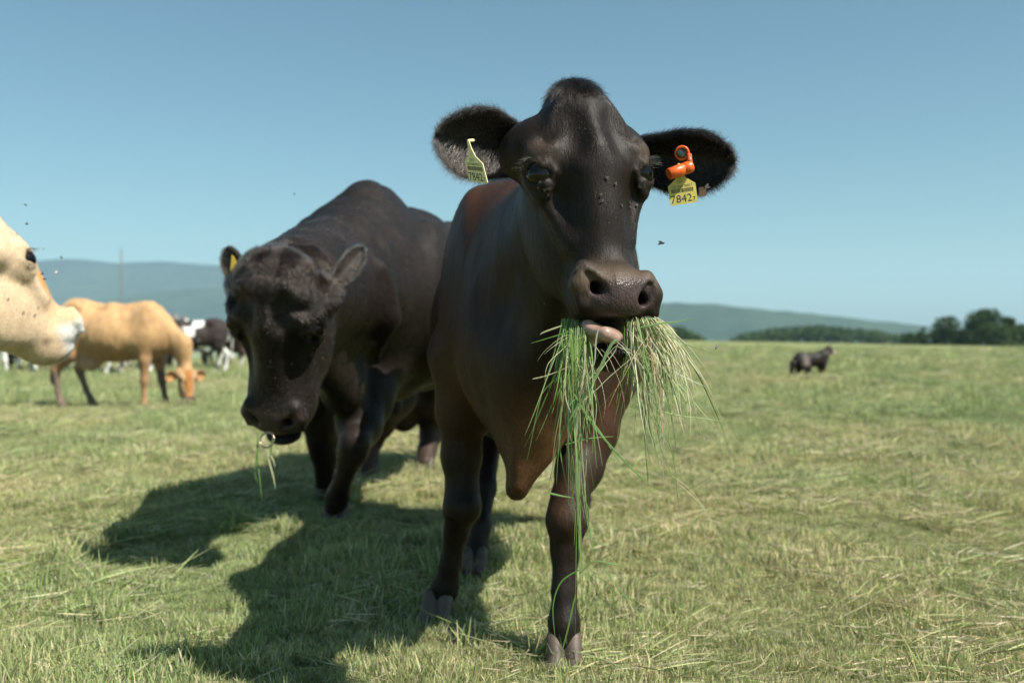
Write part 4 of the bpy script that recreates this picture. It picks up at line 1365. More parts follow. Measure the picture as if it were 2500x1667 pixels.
for base, tip, op, wd, col in ((P(598, 712, 3.42), P(553, 606, 3.46), (-.35, -.8, .1), .085, (.035, .028, .024)), (P(806, 705, 3.40), P(888, 604, 3.48), (.55, -.75, .15), .074, (.13, .115, .10))):  # second ear's pale hair colour stands for sunlight falling into it
    eV, eF, inf = ear_mesh(base, tip, op, wd, 230, 130, thick=.012, root_w=.5, nu=18, nv=14)
    ear = mesh_np('ear', eV, eF, M_ear_b, bull)
    ear_fur('ear_hair', eV, eF, inf, ear, col, n_in=1500, n_edge=1200, n_out=1200, ln=.022, rad=.0006, seed=41)
# curly forelock and face hair
def bull_flow(p, n):
    q = bull_local(p)
    cur = np.stack([noise3(q, 26.0, 1), noise3(q, 26.0, 2), noise3(q, 26.0, 3) - .5], 1) * 1.4
    d = np.stack([q[:, 0] * 2, np.full(len(q), .1), np.full(len(q), -.7)], 1)
    k = sstep(-.02, .08, q[:, 2])[:, None]
    return (d * (1 - k) + cur * k) @ BM.T
def bull_len(p):
    q = bull_local(p)
    return .008 + .020 * sstep(-.02, .12, q[:, 2])
def bull_mask(p, n):
    q = bull_local(p)
    m = (1 - bull_color(p)[:, 3]) * ((n @ np.array([0, -1, 0])) > -.3)
    for s in (-1, 1):
        ce, o_, a_, u_ = eye_frame(s, 1.10)
        m = m * sstep(.026, .036, np.linalg.norm(q - (ce + o_ * .02), axis=1))
    return m * (.5 + 1.5 * sstep(0, .12, q[:, 2])) + 1e-6
pts, rr, root = grow_fur(V1, F1, 60000, bull_flow, bull_len, .00050, lift=.35, mask=bull_mask, jitter=.28, seed=51)
hair_obj('head_hair', pts, rr, M_fur, bull, col=bull_color(root)[:, :3] * 1.6 * rng.uniform(.5, 1.7, (len(root), 1)))
def bull_body_flow(p, n):
    d = np.stack([np.full(len(p), .1), np.full(len(p), .55), np.full(len(p), -.7)], 1)
    return d + np.stack([noise3(p, 4.0, 7), noise3(p, 4.0, 8), noise3(p, 4.0, 9)], 1) * .4
def bull_body_mask(p, n):
    view = p - np.array([0, 0, CAM_H]); view = view / np.linalg.norm(view, axis=1)[:, None]
    return ((n * view).sum(1) < .25) * (p[:, 2] > .12) + 1e-7
pts, rr, root = grow_fur(V2, F2, 110000, bull_body_flow, lambda p: np.full(len(p), .018), .00075, lift=.12, mask=bull_body_mask, jitter=.10, seed=53, k=3)
ck = 1 + .55 * noise3(root * np.array([1, 1, .3]), 18.0, 4) + .3 * noise3(root, 5.0, 6)
hair_obj('coat_hair', pts, rr, M_fur_body, bull, col=np.clip(bull_color(root)[:, :3] * 1.15 * rng.uniform(.6, 1.4, (len(root), 1)) * ck[:, None], .001, .9))
# ring, tag and a wisp of grass
M_ring = simple_mat('pale_metal', (.34, .27, .22), rough=.3, noise=.2, scale=60)
M_ring.node_tree.nodes['Principled BSDF'].inputs['Metallic'].default_value = .9
rc = P(652, 1074, 3.37)
rv, rf = ring_np(rc, (-.25, -.9, .3), .026, .0030, nu=40, nv=10)
ring = mesh_np('nose_ring', rv, rf, M_ring)
tag(ring, 'pale metal ring through the bull\'s nose', 'nose ring')
t0 = [P(566, 622, 3.40), P(562, 660, 3.40), P(572, 664, 3.39), P(581, 655, 3.39), P(573, 630, 3.395)]
tb = np.array(t0); nT = len(tb)
tag_o = mesh_np('ear_tag', np.concatenate([tb, tb + [0, .004, 0]]), [tuple(range(nT)), tuple(range(2 * nT - 1, nT - 1, -1))] + [(i, i + nT, (i + 1) % nT + nT, (i + 1) % nT) for i in range(nT)], simple_mat('bright_yellow_plastic', (.75, .52, .05), rough=.5), smooth=False)
tag(tag_o, 'small bright yellow tag in the bull\'s ear', 'ear tag')
gw = empty('grass_wisp', tuple(P(640, 1080, 3.4)), label='few pale grass stalks dangling from the bull\'s mouth', cat='grass')
for pix, w, c in (([(630, 1062), (628, 1100), (632, 1150), (640, 1222)], .006, G2), ([(650, 1075), (655, 1120), (668, 1165), (672, 1192)], .007, (.5, .5, .3)),
                  ([(665, 1070), (662, 1110), (650, 1130)], .005, G2), ([(660, 1110), (668, 1125), (672, 1140)], .006, (.45, .46, .26)), ([(628, 1100), (622, 1150), (628, 1180)], .005, G1)):
    pp = np.array([P(x, y, 3.40) for x, y in pix])
    tq = np.linspace(0, 1, 9); pq = np.stack([np.interp(tq, np.linspace(0, 1, len(pp)), pp[:, k]) for k in range(3)], 1)
    v_, f_ = ribbon(pq, w, (.3, -1, .3))
    mesh_np('grass_blade', v_, f_, M_blade, gw, col=np.tile(np.asarray(c), (len(v_), 1)))
# ------------------------------------------------------------------ the other cattle: one sculpt in its own frame (x forward, y to its left, z up)
M0 = np.array([[0, 1.0, 0], [1.0, 0, 0], [0, 0, 1.0]])
def rx(axis, deg): return np.array(Matrix.Rotation(R_(deg), 3, axis))
def cow_sculpt(head_pos, head_M, feet, style='jersey', hs=1.0, h=.02, neck=None, head_h=None, thin=1.0, nr=1.0, throat=False):
    """feet: four x offsets (front near, front far, hind near, hind far); near = -y"""
    S = Sculpt(.14)
    S.ell((.42, 0, .90), (.38, .25 * thin, .33), k=.1)
    S.ell((-.05, 0, .865), (.60, .32 * thin, .315), k=.1)
    S.ell((-.58, 0, .98), (.34, .25 * thin, .28), k=.1)
    S.cone((.50, 0, 1.19), .075, (-.05, 0, 1.17), .06, k=.09)
    S.cone((-.05, 0, 1.17), .06, (-.62, 0, 1.21), .07, k=.09)
    S.cone((-.62, 0, 1.20), .08, (-.88, 0, 1.14), .06, k=.1)
    S.ell((-.42, 0, .60), (.20, .15, .15), k=.06)
    for s in (-1, 1):
        S.ell((.46, s * .175, .92), (.20, .09, .31), k=.07, rot=('Y', 12))
        S.ell((-.52, s * .205, 1.19), (.10, .055, .065), k=.055)
        S.ell((-.64, s * .15, .90), (.23, .12, .31), k=.08)
    for i, (fx, s) in enumerate(zip(feet, (-1, 1, -1, 1))):
        if i < 2:
            x0 = .47
            S.chain([((x0, s * .15, .78), .105), ((x0 + fx * .25, s * .155, .58), .078), ((x0 + fx * .55, s * .15, .37), .052), ((x0 + fx * .62, s * .15, .33), .050), ((x0 + fx * .8, s * .15, .18), .034), ((x0 + fx * .95, s * .15, .09), .045), ((x0 + fx, s * .15, .03), .048)], k=.035)
        else:
            x0 = -.70
            S.chain([((x0 + .05, s * .15, .80), .15), ((x0 + .10 + fx * .3, s * .16, .66), .10), ((x0 - .10 + fx * .6, s * .15, .47), .056), ((x0 - .09 + fx * .65, s * .15, .42), .050), ((x0 - .05 + fx * .85, s * .15, .22), .036), ((x0 + fx * .97, s * .15, .09), .046), ((x0 + .02 + fx, s * .15, .03), .048)], k=.035)
    hp = np.asarray(head_pos, float)
    back = head_M @ np.array([0, -.13, .02]) * hs + hp
    n0 = np.array([.62, 0, .98])
    mid = neck if neck is not None else (n0 * .5 + back * .5)
    S.cone(n0 + [-.05, 0, .02], .23 * nr, mid, .155 * nr, k=.1 * nr, flat=((0, 1, 0), .72))
    S.cone(mid, .155 * nr, back, .115 * hs * min(1, nr + .1), k=.08 * nr, flat=((0, 1, 0), .8))
    if throat:
        S.cone(head_M @ np.array([0, -.17, -.13]) * hs + hp, .085 * hs, (.78, 0, .72), .15, k=.1)
        S.cone(head_M @ np.array([0, -.14, -.16]) * hs + hp, .06 * hs, head_M @ np.array([0, -.05, -.30]) * hs + hp, .05 * hs, k=.06)
    S.cone((.72, 0, .78), .11, mid + np.array([0.02, 0, -.10]), .06, k=.1, flat=((0, 1, 0), .6))
    S.cone((-.90, 0, 1.12), .03, (-.98, 0, .9), .025, k=.04)
    S.cone((-.98, 0, .9), .025, (-.97, 0, .45), .02, k=.02)
    S.ell((-.97, 0, .38), (.04, .035, .10), k=.03)
    S.frame(head_M, hp, hs)
    head_ops(S, style, closed=True)
    lo = np.minimum([-1.15, -.5, -.03], hp - .5); hi = np.maximum([.95, .5, 1.4], hp + .5)
    if head_h is None:
        V, F = S.mesh(lo, hi, h, smooth=1)
        V = ripple(V, F, .016, 5.0, 7, stretch=(1, .6, .5), keep=lambda v: sstep(.5, .75, v[:, 2]) * (v[:, 0] < .8))
        return V, F, None, None
    a, b = hp - .42, hp + .36
    V1, F1 = S.mesh(a, b, head_h, smooth=1, clip=(a + .02, b - .02, True))
    V2, F2 = S.mesh(lo, hi, h, smooth=1, clip=(a + .03, b - .03, False))
    Vv, Ff = join_np([(V1, F1), (V2, F2)])
    return Vv, Ff, V1, F1

def cow_thing(name, V, F, colfn, mat, label, group, hp, hM, hs, wide, ears, ear_col, lashes=False, nu=12, ear_w=.13):
    root = empty(name, (0, 0, 0), label=label, cat='cow', group=group)
    me = mesh_np('body', V, F, mat, root, col=colfn(V))
    for sx in (-1, 1):
        b_ = hM @ (np.array([sx * .125 * wide, -.085, .055]) * hs) + hp
        t_ = hM @ (np.array([sx * (.125 * wide + ears[0]), -.085 + ears[1], .055 + ears[2]]) * hs) + hp
        op = hM @ np.array([0, .9, -.35])
        eV, eF, inf = ear_mesh(b_, t_, op, ear_w * hs, 230, 130, thick=.012, root_w=.5, nu=nu, nv=nu)
        mesh_np('ear', eV, eF, ear_col, root)
    return root

def place(root, loc, yaw):
    root.location = loc
    root.rotation_euler = (0, 0, yaw)
def clone(root, label=None):
    r = root.copy(); COL.objects.link(r)
    if label: r['label'] = label
    for ch in root.children:
        c = ch.copy(); COL.objects.link(c); c.parent = r
        c.matrix_parent_inverse = ch.matrix_parent_inverse.copy()
    return r

# fawn cow grazing side-on
jM = rx('Z', -48) @ rx('Y', -6) @ M0
jP = np.array([1.03, -.02, .36])
jV, jF, jh, jhf = cow_sculpt(jP, jM, (-.02, .16, -.06, .22), 'jersey', 1.0, .016, neck=np.array([.95, 0, .76]), nr=.74)
def fawn(p):
    c = np.tile(np.array([.50, .30, .14]), (len(p), 1))
    n = noise3(p, 3.0, 2)[:, None]
    c = c * (1 + .12 * n)
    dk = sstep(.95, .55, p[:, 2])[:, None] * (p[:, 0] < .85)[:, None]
    c = c * (1 - .55 * dk) + np.array([.16, .08, .035]) * .55 * dk  # darker belly brown, with shade on the lower flank painted in
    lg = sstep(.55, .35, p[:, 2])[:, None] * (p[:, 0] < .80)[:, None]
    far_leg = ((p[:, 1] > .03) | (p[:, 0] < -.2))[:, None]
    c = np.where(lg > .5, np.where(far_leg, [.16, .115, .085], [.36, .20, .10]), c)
    q = (p - jP) @ jM
    f = (np.abs(q[:, 0]) < .2) & (np.abs(q[:, 1]) < .2) & (q[:, 2] > -.42) & (q[:, 2] < .22)
    stripe = (f & (np.abs(q[:, 0]) > .055) & (q[:, 2] < .06))[:, None]
    c = np.where(stripe, [.42, .27, .14], c)
    blaze = (f & (np.abs(q[:, 0]) < .05) & (q[:, 2] < .10) & (q[:, 2] > -.22))[:, None]
    c = np.where(blaze, [.42, .17, .045], c)
    c = np.where((f & (q[:, 2] < -.2) & (q[:, 1] > .0))[:, None], [.10, .06, .04], c)
    c = np.where((f & (q[:, 2] < -.30))[:, None], [.55, .48, .42], c)
    ud = np.exp(-(((p[:, 0] + .42) / .22) ** 2 + ((p[:, 2] - .52) / .12) ** 2 + (p[:, 1] / .2) ** 2))[:, None]
    c = c * (1 - ud) + np.array([.45, .33, .27]) * ud
    return np.concatenate([c, np.zeros((len(p), 1))], 1)
M_ear_j = simple_mat('fawn_ear', (.45, .23, .09), rough=.7, noise=.25, scale=30)
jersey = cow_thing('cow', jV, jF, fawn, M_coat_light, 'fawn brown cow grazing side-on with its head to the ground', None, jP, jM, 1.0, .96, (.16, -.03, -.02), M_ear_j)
eye_parts(jersey, jM, jP, 1.0, wide=.96, lashes=False)
place(jersey, (-4.47, 11.3, float(ground_z(-4.5, 11.3))), R_(-3))
jersey.scale = (.79, .94, .97)

# cream cow looking in from the edge
cM = rx('Z', 52) @ rx('Y', -30) @ M0
CS = 1.14
cP = np.array([1.18, 0, 1.127])
cV, cF, ch, chf = cow_sculpt(cP, cM, (0, .08, 0, .1), 'jersey', CS, .022, head_h=.0065, throat=True)
def cream(p):
    q = ((p - cP) @ cM) / CS
    c = np.tile(np.array([.63, .47, .30]), (len(p), 1))
    c = c * (1 + .06 * noise3(p, 9.0, 3)[:, None])
    f = (q[:, 2] > -.45) & (q[:, 2] < .3) & (np.abs(q[:, 0]) < .25)
    br = (sstep(.015, .035, q[:, 1]) * sstep(.085, .045, np.abs(q[:, 0])) * sstep(-.20, -.15, q[:, 2]) * sstep(.0, -.04, q[:, 2]) * f)[:, None]
    c = c * (1 - br) + np.array([.55, .27, .085]) * br
    tan = (np.exp(-((q[:, 2] + .20) / .05) ** 2) * sstep(-.06, .02, q[:, 1]) * f)[:, None] * .55
    c = c * (1 - tan) + np.array([.58, .38, .19]) * tan
    wm = (sstep(-.235, -.27, q[:, 2] + .2 * np.clip(q[:, 1] - .02, -.1, .1)) * sstep(-.03, .02, q[:, 1]) * f)[:, None]
    c = c * (1 - wm) + np.array([.72, .71, .68]) * wm
    for s in (-1, 1):
        ce, o_, a_, u_ = eye_frame(s, .96)
        e = np.exp(-(np.linalg.norm(q - (ce + o_ * .02), axis=1) / .030) ** 4)[:, None]
        c = c * (1 - .9 * e) + np.array([.05, .032, .026]) * .9 * e
    mo = (np.exp(-(((q[:, 1] + .055) / .016) ** 2 + ((q[:, 2] + .270) / .014) ** 2)) * f)[:, None]
    c = c * (1 - .7 * mo) + np.array([.12, .07, .05]) * .7 * mo
    bd = sstep(.9, .5, p[:, 0])[:, None]
    c = c * (1 - bd) + np.array([.55, .36, .19]) * bd
    return np.concatenate([c, np.zeros((len(p), 1))], 1)
M_ear_c = simple_mat('tan_ear', (.42, .24, .10), rough=.7, noise=.25, scale=30)
creamy = cow_thing('cow', cV, cF, cream, M_coat_light, 'cream-faced cow with white muzzle, only its head in sight', None, cP, cM, CS, .96, (.13, -.13, .03), M_ear_c, nu=20, ear_w=.12)
eye_parts(creamy, cM, cP, CS, wide=.96)
def cream_flow(p, n):
    q = ((p - cP) @ cM) / CS
    d = np.stack([q[:, 0], np.full(len(q), -.5), np.where(q[:, 2] > 0, .5, -.6)], 1)
    return d @ cM.T
def cream_mask(p, n):
    q = ((p - cP) @ cM) / CS
    m = np.ones(len(p))
    for s in (-1, 1):
        ce, o_, a_, u_ = eye_frame(s, .96)
        m = m * sstep(.028, .040, np.linalg.norm(q - (ce + o_ * .02), axis=1))
    return m * (q[:, 0] < .12) + 1e-6
pts, rr, root = grow_fur(ch, chf, 60000, cream_flow, lambda p: np.full(len(p), .010), .00040, lift=.25, mask=cream_mask, seed=61)
fo = hair_obj('coat_hair', pts, rr, M_fur_soft, creamy, col=np.clip(cream(root)[:, :3] * rng.uniform(.88, 1.08, (len(root), 1)), 0, .9))
tgt = P(84, 628, 3.5)
cyaw = R_(2)
ce, o_, a_, u_ = eye_frame(-1, .96)
eL = cM @ ((ce + o_ * .028) * CS) + cP
Rz = np.array(Matrix.Rotation(cyaw, 3, 'Z'))
loc = tgt - Rz @ eL
place(creamy, tuple(loc), cyaw)

# black and white herd far behind
def pied(seed, dark):
    def fn(p):
        v = noise3(p * np.array([1, .7, .8]), 2.3, seed) + .45 * noise3(p, 5.0, seed + 3)
        w = sstep(.02, .08, v)[:, None]
        lg = (sstep(.42, .36, p[:, 2]) * (p[:, 0] < .8) * (noise3(p, 1.6, seed + 9) > -.15))[:, None]
        w = np.maximum(w, lg)
        w = w * (1 - .8 * (p[:, 0] > .95))[:, None]
        c = np.array(dark) * (1 - w) + np.array([.72, .70, .66]) * w
        return np.concatenate([c, np.zeros((len(p), 1))], 1)
    return fn
gM = rx('Z', 10) @ rx('Y', -4) @ M0
gP = np.array([1.05, 0, .38])
gV, gF, _, _ = cow_sculpt(gP, gM, (-.05, .12, .08, -.1), 'cow', 1.0, .026, neck=np.array([.95, 0, .80]))
sM = rx('Z', -20) @ rx('Y', -22) @ M0
sP = np.array([1.12, 0, 1.22])
sV, sF, _, _ = cow_sculpt(sP, sM, (.05, -.1, -.05, .12), 'cow', 1.0, .026)
M_ear_d = simple_mat('dark_ear', (.03, .022, .018), rough=.7, noise=.3, scale=30)
HG = 'black and white cows in the herd'
herd = [  # pixel x, distance, yaw, pose, seed, dark colour, label
    (462, 23.5, 200, 'g', 4, (.030, .020, .018), 'black cow with a white belt grazing just past the fawn cow\'s head'),
    (540, 25.0, 165, 's', 12, (.050, .028, .022), 'brown and white cow standing next to the bull\'s ear'),
    (432, 27.5, 95, 's', 23, (.022, .018, .016), 'dark cow with a white flank seen end-on behind the fawn cow\'s neck'),
    (30, 24.0, 20, 's', 31, (.020, .017, .015), None), (105, 25.5, 170, 'g', 44, (.020, .017, .015), None), (175, 24.5, 350, 's', 52, (.024, .018, .015), None),
    (235, 26.0, 185, 's', 61, (.020, .017, .015), None), (300, 24.8, 10, 'g', 77, (.022, .018, .016), None), (345, 27.0, 170, 's', 83, (.020, .017, .015), None),
    (65, 22.5, 190, 's', 91, (.020, .017, .015), None), (140, 22.8, 5, 's', 95, (.022, .017, .015), None), (205, 22.2, 175, 's', 102, (.020, .017, .015), None), (270, 23.0, 185, 's', 107, (.024, .017, .015), None), (322, 22.6, 350, 's', 111, (.020, .017, .015), None),
    (500, 28.0, 20, 's', 119, (.030, .020, .017), 'dark cow half hidden behind the white-belted one'), (555, 28.5, 80, 's', 128, (.026, .020, .017), 'pale rumped cow glimpsed past the bull\'s cheek')]
for px, d, yw, pose, sd, dark, lab in herd:
    VV, FF, hp_, hM_ = (gV, gF, gP, gM) if pose == 'g' else (sV, sF, sP, sM)
    lb = lab or 'black and white cow whose legs show beneath the fawn cow\'s belly'
    t = cow_thing('cow', VV, FF, pied(sd, dark), M_coat_light, lb, HG, hp_, hM_, 1.0, 1.0, (.16, -.03, -.01), M_ear_d, nu=8)
    x = (px - 1250) / FPX * d
    place(t, (x, d, float(ground_z(x, d))), R_(yw))
# ------------------------------------------------------------------ dog
DM = rx('Z', 6) @ M0
S = Sculpt(.06)
S.ell((.15, 0, .345), (.17, .105, .145), k=.05)
S.ell((-.07, 0, .345), (.21, .100, .125), k=.06)
S.ell((-.24, 0, .350), (.13, .105, .135), k=.05)
S.cone((.20, 0, .40), .10, (.33, 0, .475), .075, k=.06)
S.ell((.365, 0, .50), (.075, .066, .064), k=.03)
S.cone((.40, 0, .485), .038, (.490, 0, .460), .026, k=.025)
S.cone((.38, 0, .450), .030, (.470, 0, .432), .019, k=.02)
for s in (-1, 1):
    S.cone((.345, s * .042, .545), .022, (.338, s * .058, .605), .009, k=.015)
    S.ell((-.23, s * .075, .29), (.105, .055, .13), k=.03)
    fo_ = .05 * s
    S.chain([((.20, s * .065, .30), .060), ((.20 + fo_ * .3, s * .065, .18), .036), ((.21 + fo_, s * .06, .09), .026), ((.22 + fo_, s * .06, .02), .028)], k=.02)
    S.cone((.21 + fo_, s * .06, .016), .024, (.255 + fo_, s * .06, .014), .022, k=.01)
    S.chain([((-.20 - fo_ * .4, s * .07, .25), .07), ((-.17 - fo_, s * .065, .17), .042), ((-.26 - fo_, s * .065, .10), .026), ((-.24 - fo_, s * .065, .02), .026)], k=.02)
    S.cone((-.24 - fo_, s * .065, .016), .022, (-.20 - fo_, s * .065, .014), .020, k=.01)
S.chain([((-.34, 0, .38), .045), ((-.41, 0, .28), .050), ((-.43, 0, .18), .042), ((-.44, 0, .09), .014)], k=.03)
dV, dF = S.mesh((-.54, -.20, -.02), (.58, .20, .68), .0105)
dV = ripple(dV, dF, .006, 30.0, 3)
def dog_color(p):
    c = np.tile(np.array([.020, .016, .014]), (len(p), 1))
    c = np.where(((p[:, 2] < .17) & (p[:, 0] > .1))[:, None], [.20, .115, .045], c)
    c = np.where(((p[:, 2] < .10) & (p[:, 0] < .1) & (p[:, 0] > -.36))[:, None], [.08, .05, .025], c)
    th = np.exp(-(((p[:, 0] + .22) / .07) ** 2 + ((p[:, 2] - .33) / .09) ** 2))[:, None] * (p[:, 1] < 0)[:, None]
    c = c * (1 - th) + np.array([.20, .165, .145]) * th
    c = np.where(((p[:, 0] > .41) & (p[:, 2] < .50))[:, None], [.36, .32, .28], c)
    c = np.where(((p[:, 0] > .30) & (p[:, 0] < .42) & (p[:, 2] < .455) & (p[:, 2] > .36))[:, None], [.26, .19, .13], c)
    return np.concatenate([c, np.zeros((len(p), 1))], 1)
dog = empty('dog', (0, 0, 0), label='small black shepherd dog standing alone on the open meadow', cat='dog')
mesh_np('body', dV, dF, M_coat_dark, dog, col=dog_color(dV))
nz_ = Sculpt(.02); nz_.ell((.510, 0, .468), (.014, .016, .012)); nv_, nf_ = nz_.mesh((.48, -.03, .44), (.54, .03, .50), .004)
mesh_np('nose', nv_, nf_, M_eye, dog)
cl = ring_np(np.array([.285, 0, .445]), (.8, 0, .5), .080, .007, 24, 8)
mesh_np('collar', cl[0], cl[1], simple_mat('red_collar', (.16, .05, .035), rough=.6), dog)
dd = 17.3; dx = (1983 - 1250) / FPX * dd
dog.location = (dx, dd, float(ground_z(dx, dd))); dog.rotation_euler = (0, 0, R_(22))

# ------------------------------------------------------------------ trees
def leaf_material(name, dark, lite):
    m = bpy.data.materials.new(name); m.use_nodes = True
    nt = m.node_tree
    for n in list(nt.nodes): nt.nodes.remove(n)
    L = nt.links.new
    at = nd(nt, 'ShaderNodeAttribute', attribute_name='Col')
    c = mixc(nt, at.outputs['Fac'], dark, lite)
    d = nd(nt, 'ShaderNodeBsdfPrincipled', Roughness=.6); d.inputs['Specular IOR Level'].default_value = .25
    tr = nd(nt, 'ShaderNodeBsdfTranslucent'); mx = nd(nt, 'ShaderNodeMixShader'); mx.inputs[0].default_value = .3
    o = nd(nt, 'ShaderNodeOutputMaterial')
    L(c, d.inputs['Base Color']); L(c, tr.inputs['Color'])
    L(d.outputs[0], mx.inputs[1]); L(tr.outputs[0], mx.inputs[2]); L(mx.outputs[0], o.inputs['Surface'])
    return m
M_leaf = leaf_material('tree_leaf', (.030, .060, .016), (.075, .125, .030))
M_bark = simple_mat('bark', (.075, .058, .042), rough=.9, noise=.4, scale=6)
def leaf_cloud(g, blobs, n, size):
    """quads spread through a set of ellipsoidal clumps"""
    w = np.array([b[1][0] * b[1][1] * b[1][2] for b in blobs]) ** .7
    pick = g.choice(len(blobs), n, p=w / w.sum())
    C = np.array([b[0] for b in blobs])[pick]; Rr = np.array([b[1] for b in blobs])[pick]
    d = g.normal(size=(n, 3)); d /= np.linalg.norm(d, axis=1)[:, None]
    p = C + d * Rr * (g.random(n) ** .45)[:, None]
    a = g.normal(size=(n, 3)); a /= np.linalg.norm(a, axis=1)[:, None]
    b = np.cross(a, g.normal(size=(n, 3))); b /= np.linalg.norm(b, axis=1)[:, None]
    s = size * g.uniform(.6, 1.3, n)[:, None]
    V = np.stack([p - a * s - b * s * .6, p + a * s * .2 - b * s, p + a * s, p - a * s * .2 + b * s * .9], 1).reshape(-1, 3)
    F = np.arange(4 * n).reshape(-1, 4)
    col = np.repeat(np.clip(g.normal(.45, .3, n), 0, 1), 4)
    return V, F, np.tile(col[:, None], (1, 3))
def limb(a, b, ra, rb, n=7, wob=.12, g=rng):
    a, b = np.asarray(a, float), np.asarray(b, float)
    t = np.linspace(0, 1, n)
    ctr = a + (b - a) * t[:, None]
    ctr[1:-1] += g.normal(size=(n - 2, 3)) * wob * np.linalg.norm(b - a) * .2
    d = (b - a) / np.linalg.norm(b - a)
    u = np.cross(d, [.3, .2, 1.0]); u /= np.linalg.norm(u); v = np.cross(d, u)
    an = np.linspace(0, 2 * np.pi, 8, endpoint=False)
    V = np.concatenate([c + (ra + (rb - ra) * tt) * (np.cos(an)[:, None] * u + np.sin(an)[:, None] * v) for c, tt in zip(ctr, t)])
    F = np.array([[i * 8 + j, i * 8 + (j + 1) % 8, (i + 1) * 8 + (j + 1) % 8, (i + 1) * 8 + j] for i in range(n - 1) for j in range(8)])
    return V, F
def tree(px, d, top_py, width_px, label, seed, group='trees beyond the meadow', leaves=6000, slender=False):
    g = np.random.default_rng(seed)
    x = (px - 1250) / FPX * d
    z0 = float(ground_z(x, d))
    H = CAM_H + (800 - top_py) / FPX * d - z0
    Wd = width_px / FPX * d * .5
    root = empty('tree', (x, d, z0), label=label, cat='tree', group=group)
    trunk = [limb((x, d, z0 - .2), (x + g.normal() * .3, d, z0 + H * .62), H * .030, H * .012, g=g)]
    blobs = []
    for i in range(12 if slender else 20):
        t = g.uniform(.10, .90)
        a = g.uniform(0, 6.283)
        rr_ = Wd * (.75 if t < .7 else .45) * math.sqrt(g.random())
        c = np.array([x + rr_ * math.cos(a), d + rr_ * math.sin(a), z0 + H * t])
        s = Wd * g.uniform(.38, .62)
        s = min(s, (z0 + H - c[2]) * .9 + .25)
        blobs.append((c, np.array([s, s, s * g.uniform(.65, .95)])))
        if i < 8: trunk.append(limb((x, d, z0 + H * max(.15, t * .6)), c, H * .012, H * .004, 5, g=g))
    blobs.append((np.array([x, d, z0 + H * .93]), np.array([Wd * .30, Wd * .30, H * .075])))
    tv, tf = join_np(trunk)
    mesh_np('trunk', tv, tf, M_bark, root)
    v, f, c = leaf_cloud(g, blobs, leaves, .26 if d < 400 else .5)
    mesh_np('crown', v, f, M_leaf, root, smooth=False, col=c)
    return root
tree(2316, 262, 770, 84, 'broad round tree beyond the meadow, beside the tallest tree', 1)
tree(2405, 258, 752, 104, 'tallest tree of the clump beyond the meadow', 2, leaves=9000)
tree(2362, 285, 788, 70, 'low tree filling the gap behind the tallest tree', 3)
tree(2458, 262, 773, 52, 'slim tree on the outer side of the tallest tree', 4, slender=True)
tree(2492, 268, 790, 80, 'bushy tree at the end of the clump beyond the meadow', 5)
tree(2254, 272, 798, 34, 'small slim tree standing apart between wood and clump', 6, leaves=2600, slender=True)
tree(2222, 290, 812, 60, 'low bushy tree joining the far wood to the clump', 7, leaves=3500)
tree(2290, 275, 806, 60, 'shrubby tree at the foot of the broad round tree', 8, leaves=3500)
tree(2570, 275, 780, 70, 'spreading tree past the end of the clump', 9)
# far wood and hedge: one mass of crowns each
def wood(name, label, line, d0, d1, n, seed, rmin, rmax, leaves_each, size):
    g = np.random.default_rng(seed)
    xs, ys = np.array(line).T
    blobs = []
    for i in range(n):
        px = g.uniform(xs.min(), xs.max())
        d = g.uniform(d0, d1)
        top = np.interp(px, xs, ys) + g.uniform(-1.5, 6)
        x = (px - 1250) / FPX * d
        zt = CAM_H + (800 - top) / FPX * d
        r = g.uniform(rmin, rmax)
        zb = float(ground_z(x, d))
        blobs.append((np.array([x, d, zt - r]), np.array([r, r, r])))
        if zt - 2.2 * r > zb: blobs.append((np.array([x, d, (zt - 2 * r + zb) / 2]), np.array([r * .8, r * .8, max((zt - 2 * r - zb) / 2, 1.0)])))
    v, f, c = leaf_cloud(g, blobs, n * leaves_each, size)
    o = mesh_np(name, v, f, M_leaf, smooth=False, col=c)
    return tag(o, label, None, None, 'stuff')
wood('wood', 'dark wood along the far edge of the meadow', [(1790, 822), (1820, 812), (1860, 803), (1920, 796), (1990, 793), (2040, 793), (2090, 799), (2150, 806), (2200, 812), (2260, 818)], 560, 640, 240, 71, 3.2, 5.5, 90, .8)
wood('hedge', 'low dark hedge on the meadow edge past the black cow\'s muzzle', [(1560, 800), (1620, 796), (1660, 798), (1690, 806), (1712, 816)], 380, 410, 40, 72, 2.0, 3.2, 110, .5)

# ------------------------------------------------------------------ pole
pd = 150.0; pxx = (297 - 1250) / FPX * pd
pz = float(ground_z(pxx, pd)); ptop = CAM_H + (800 - 608) / FPX * pd
M_pole = simple_mat('weathered_pole', (.20, .19, .18), rough=.8, noise=.3, scale=3)
v_, f_ = limb((pxx, pd, pz - .3), (pxx, pd, ptop), .17, .09, 8, 0.0)
pole = mesh_np('pole', v_, f_, M_pole)
tag(pole, 'slender grey pole rising beyond the fawn cow\'s back', 'pole')
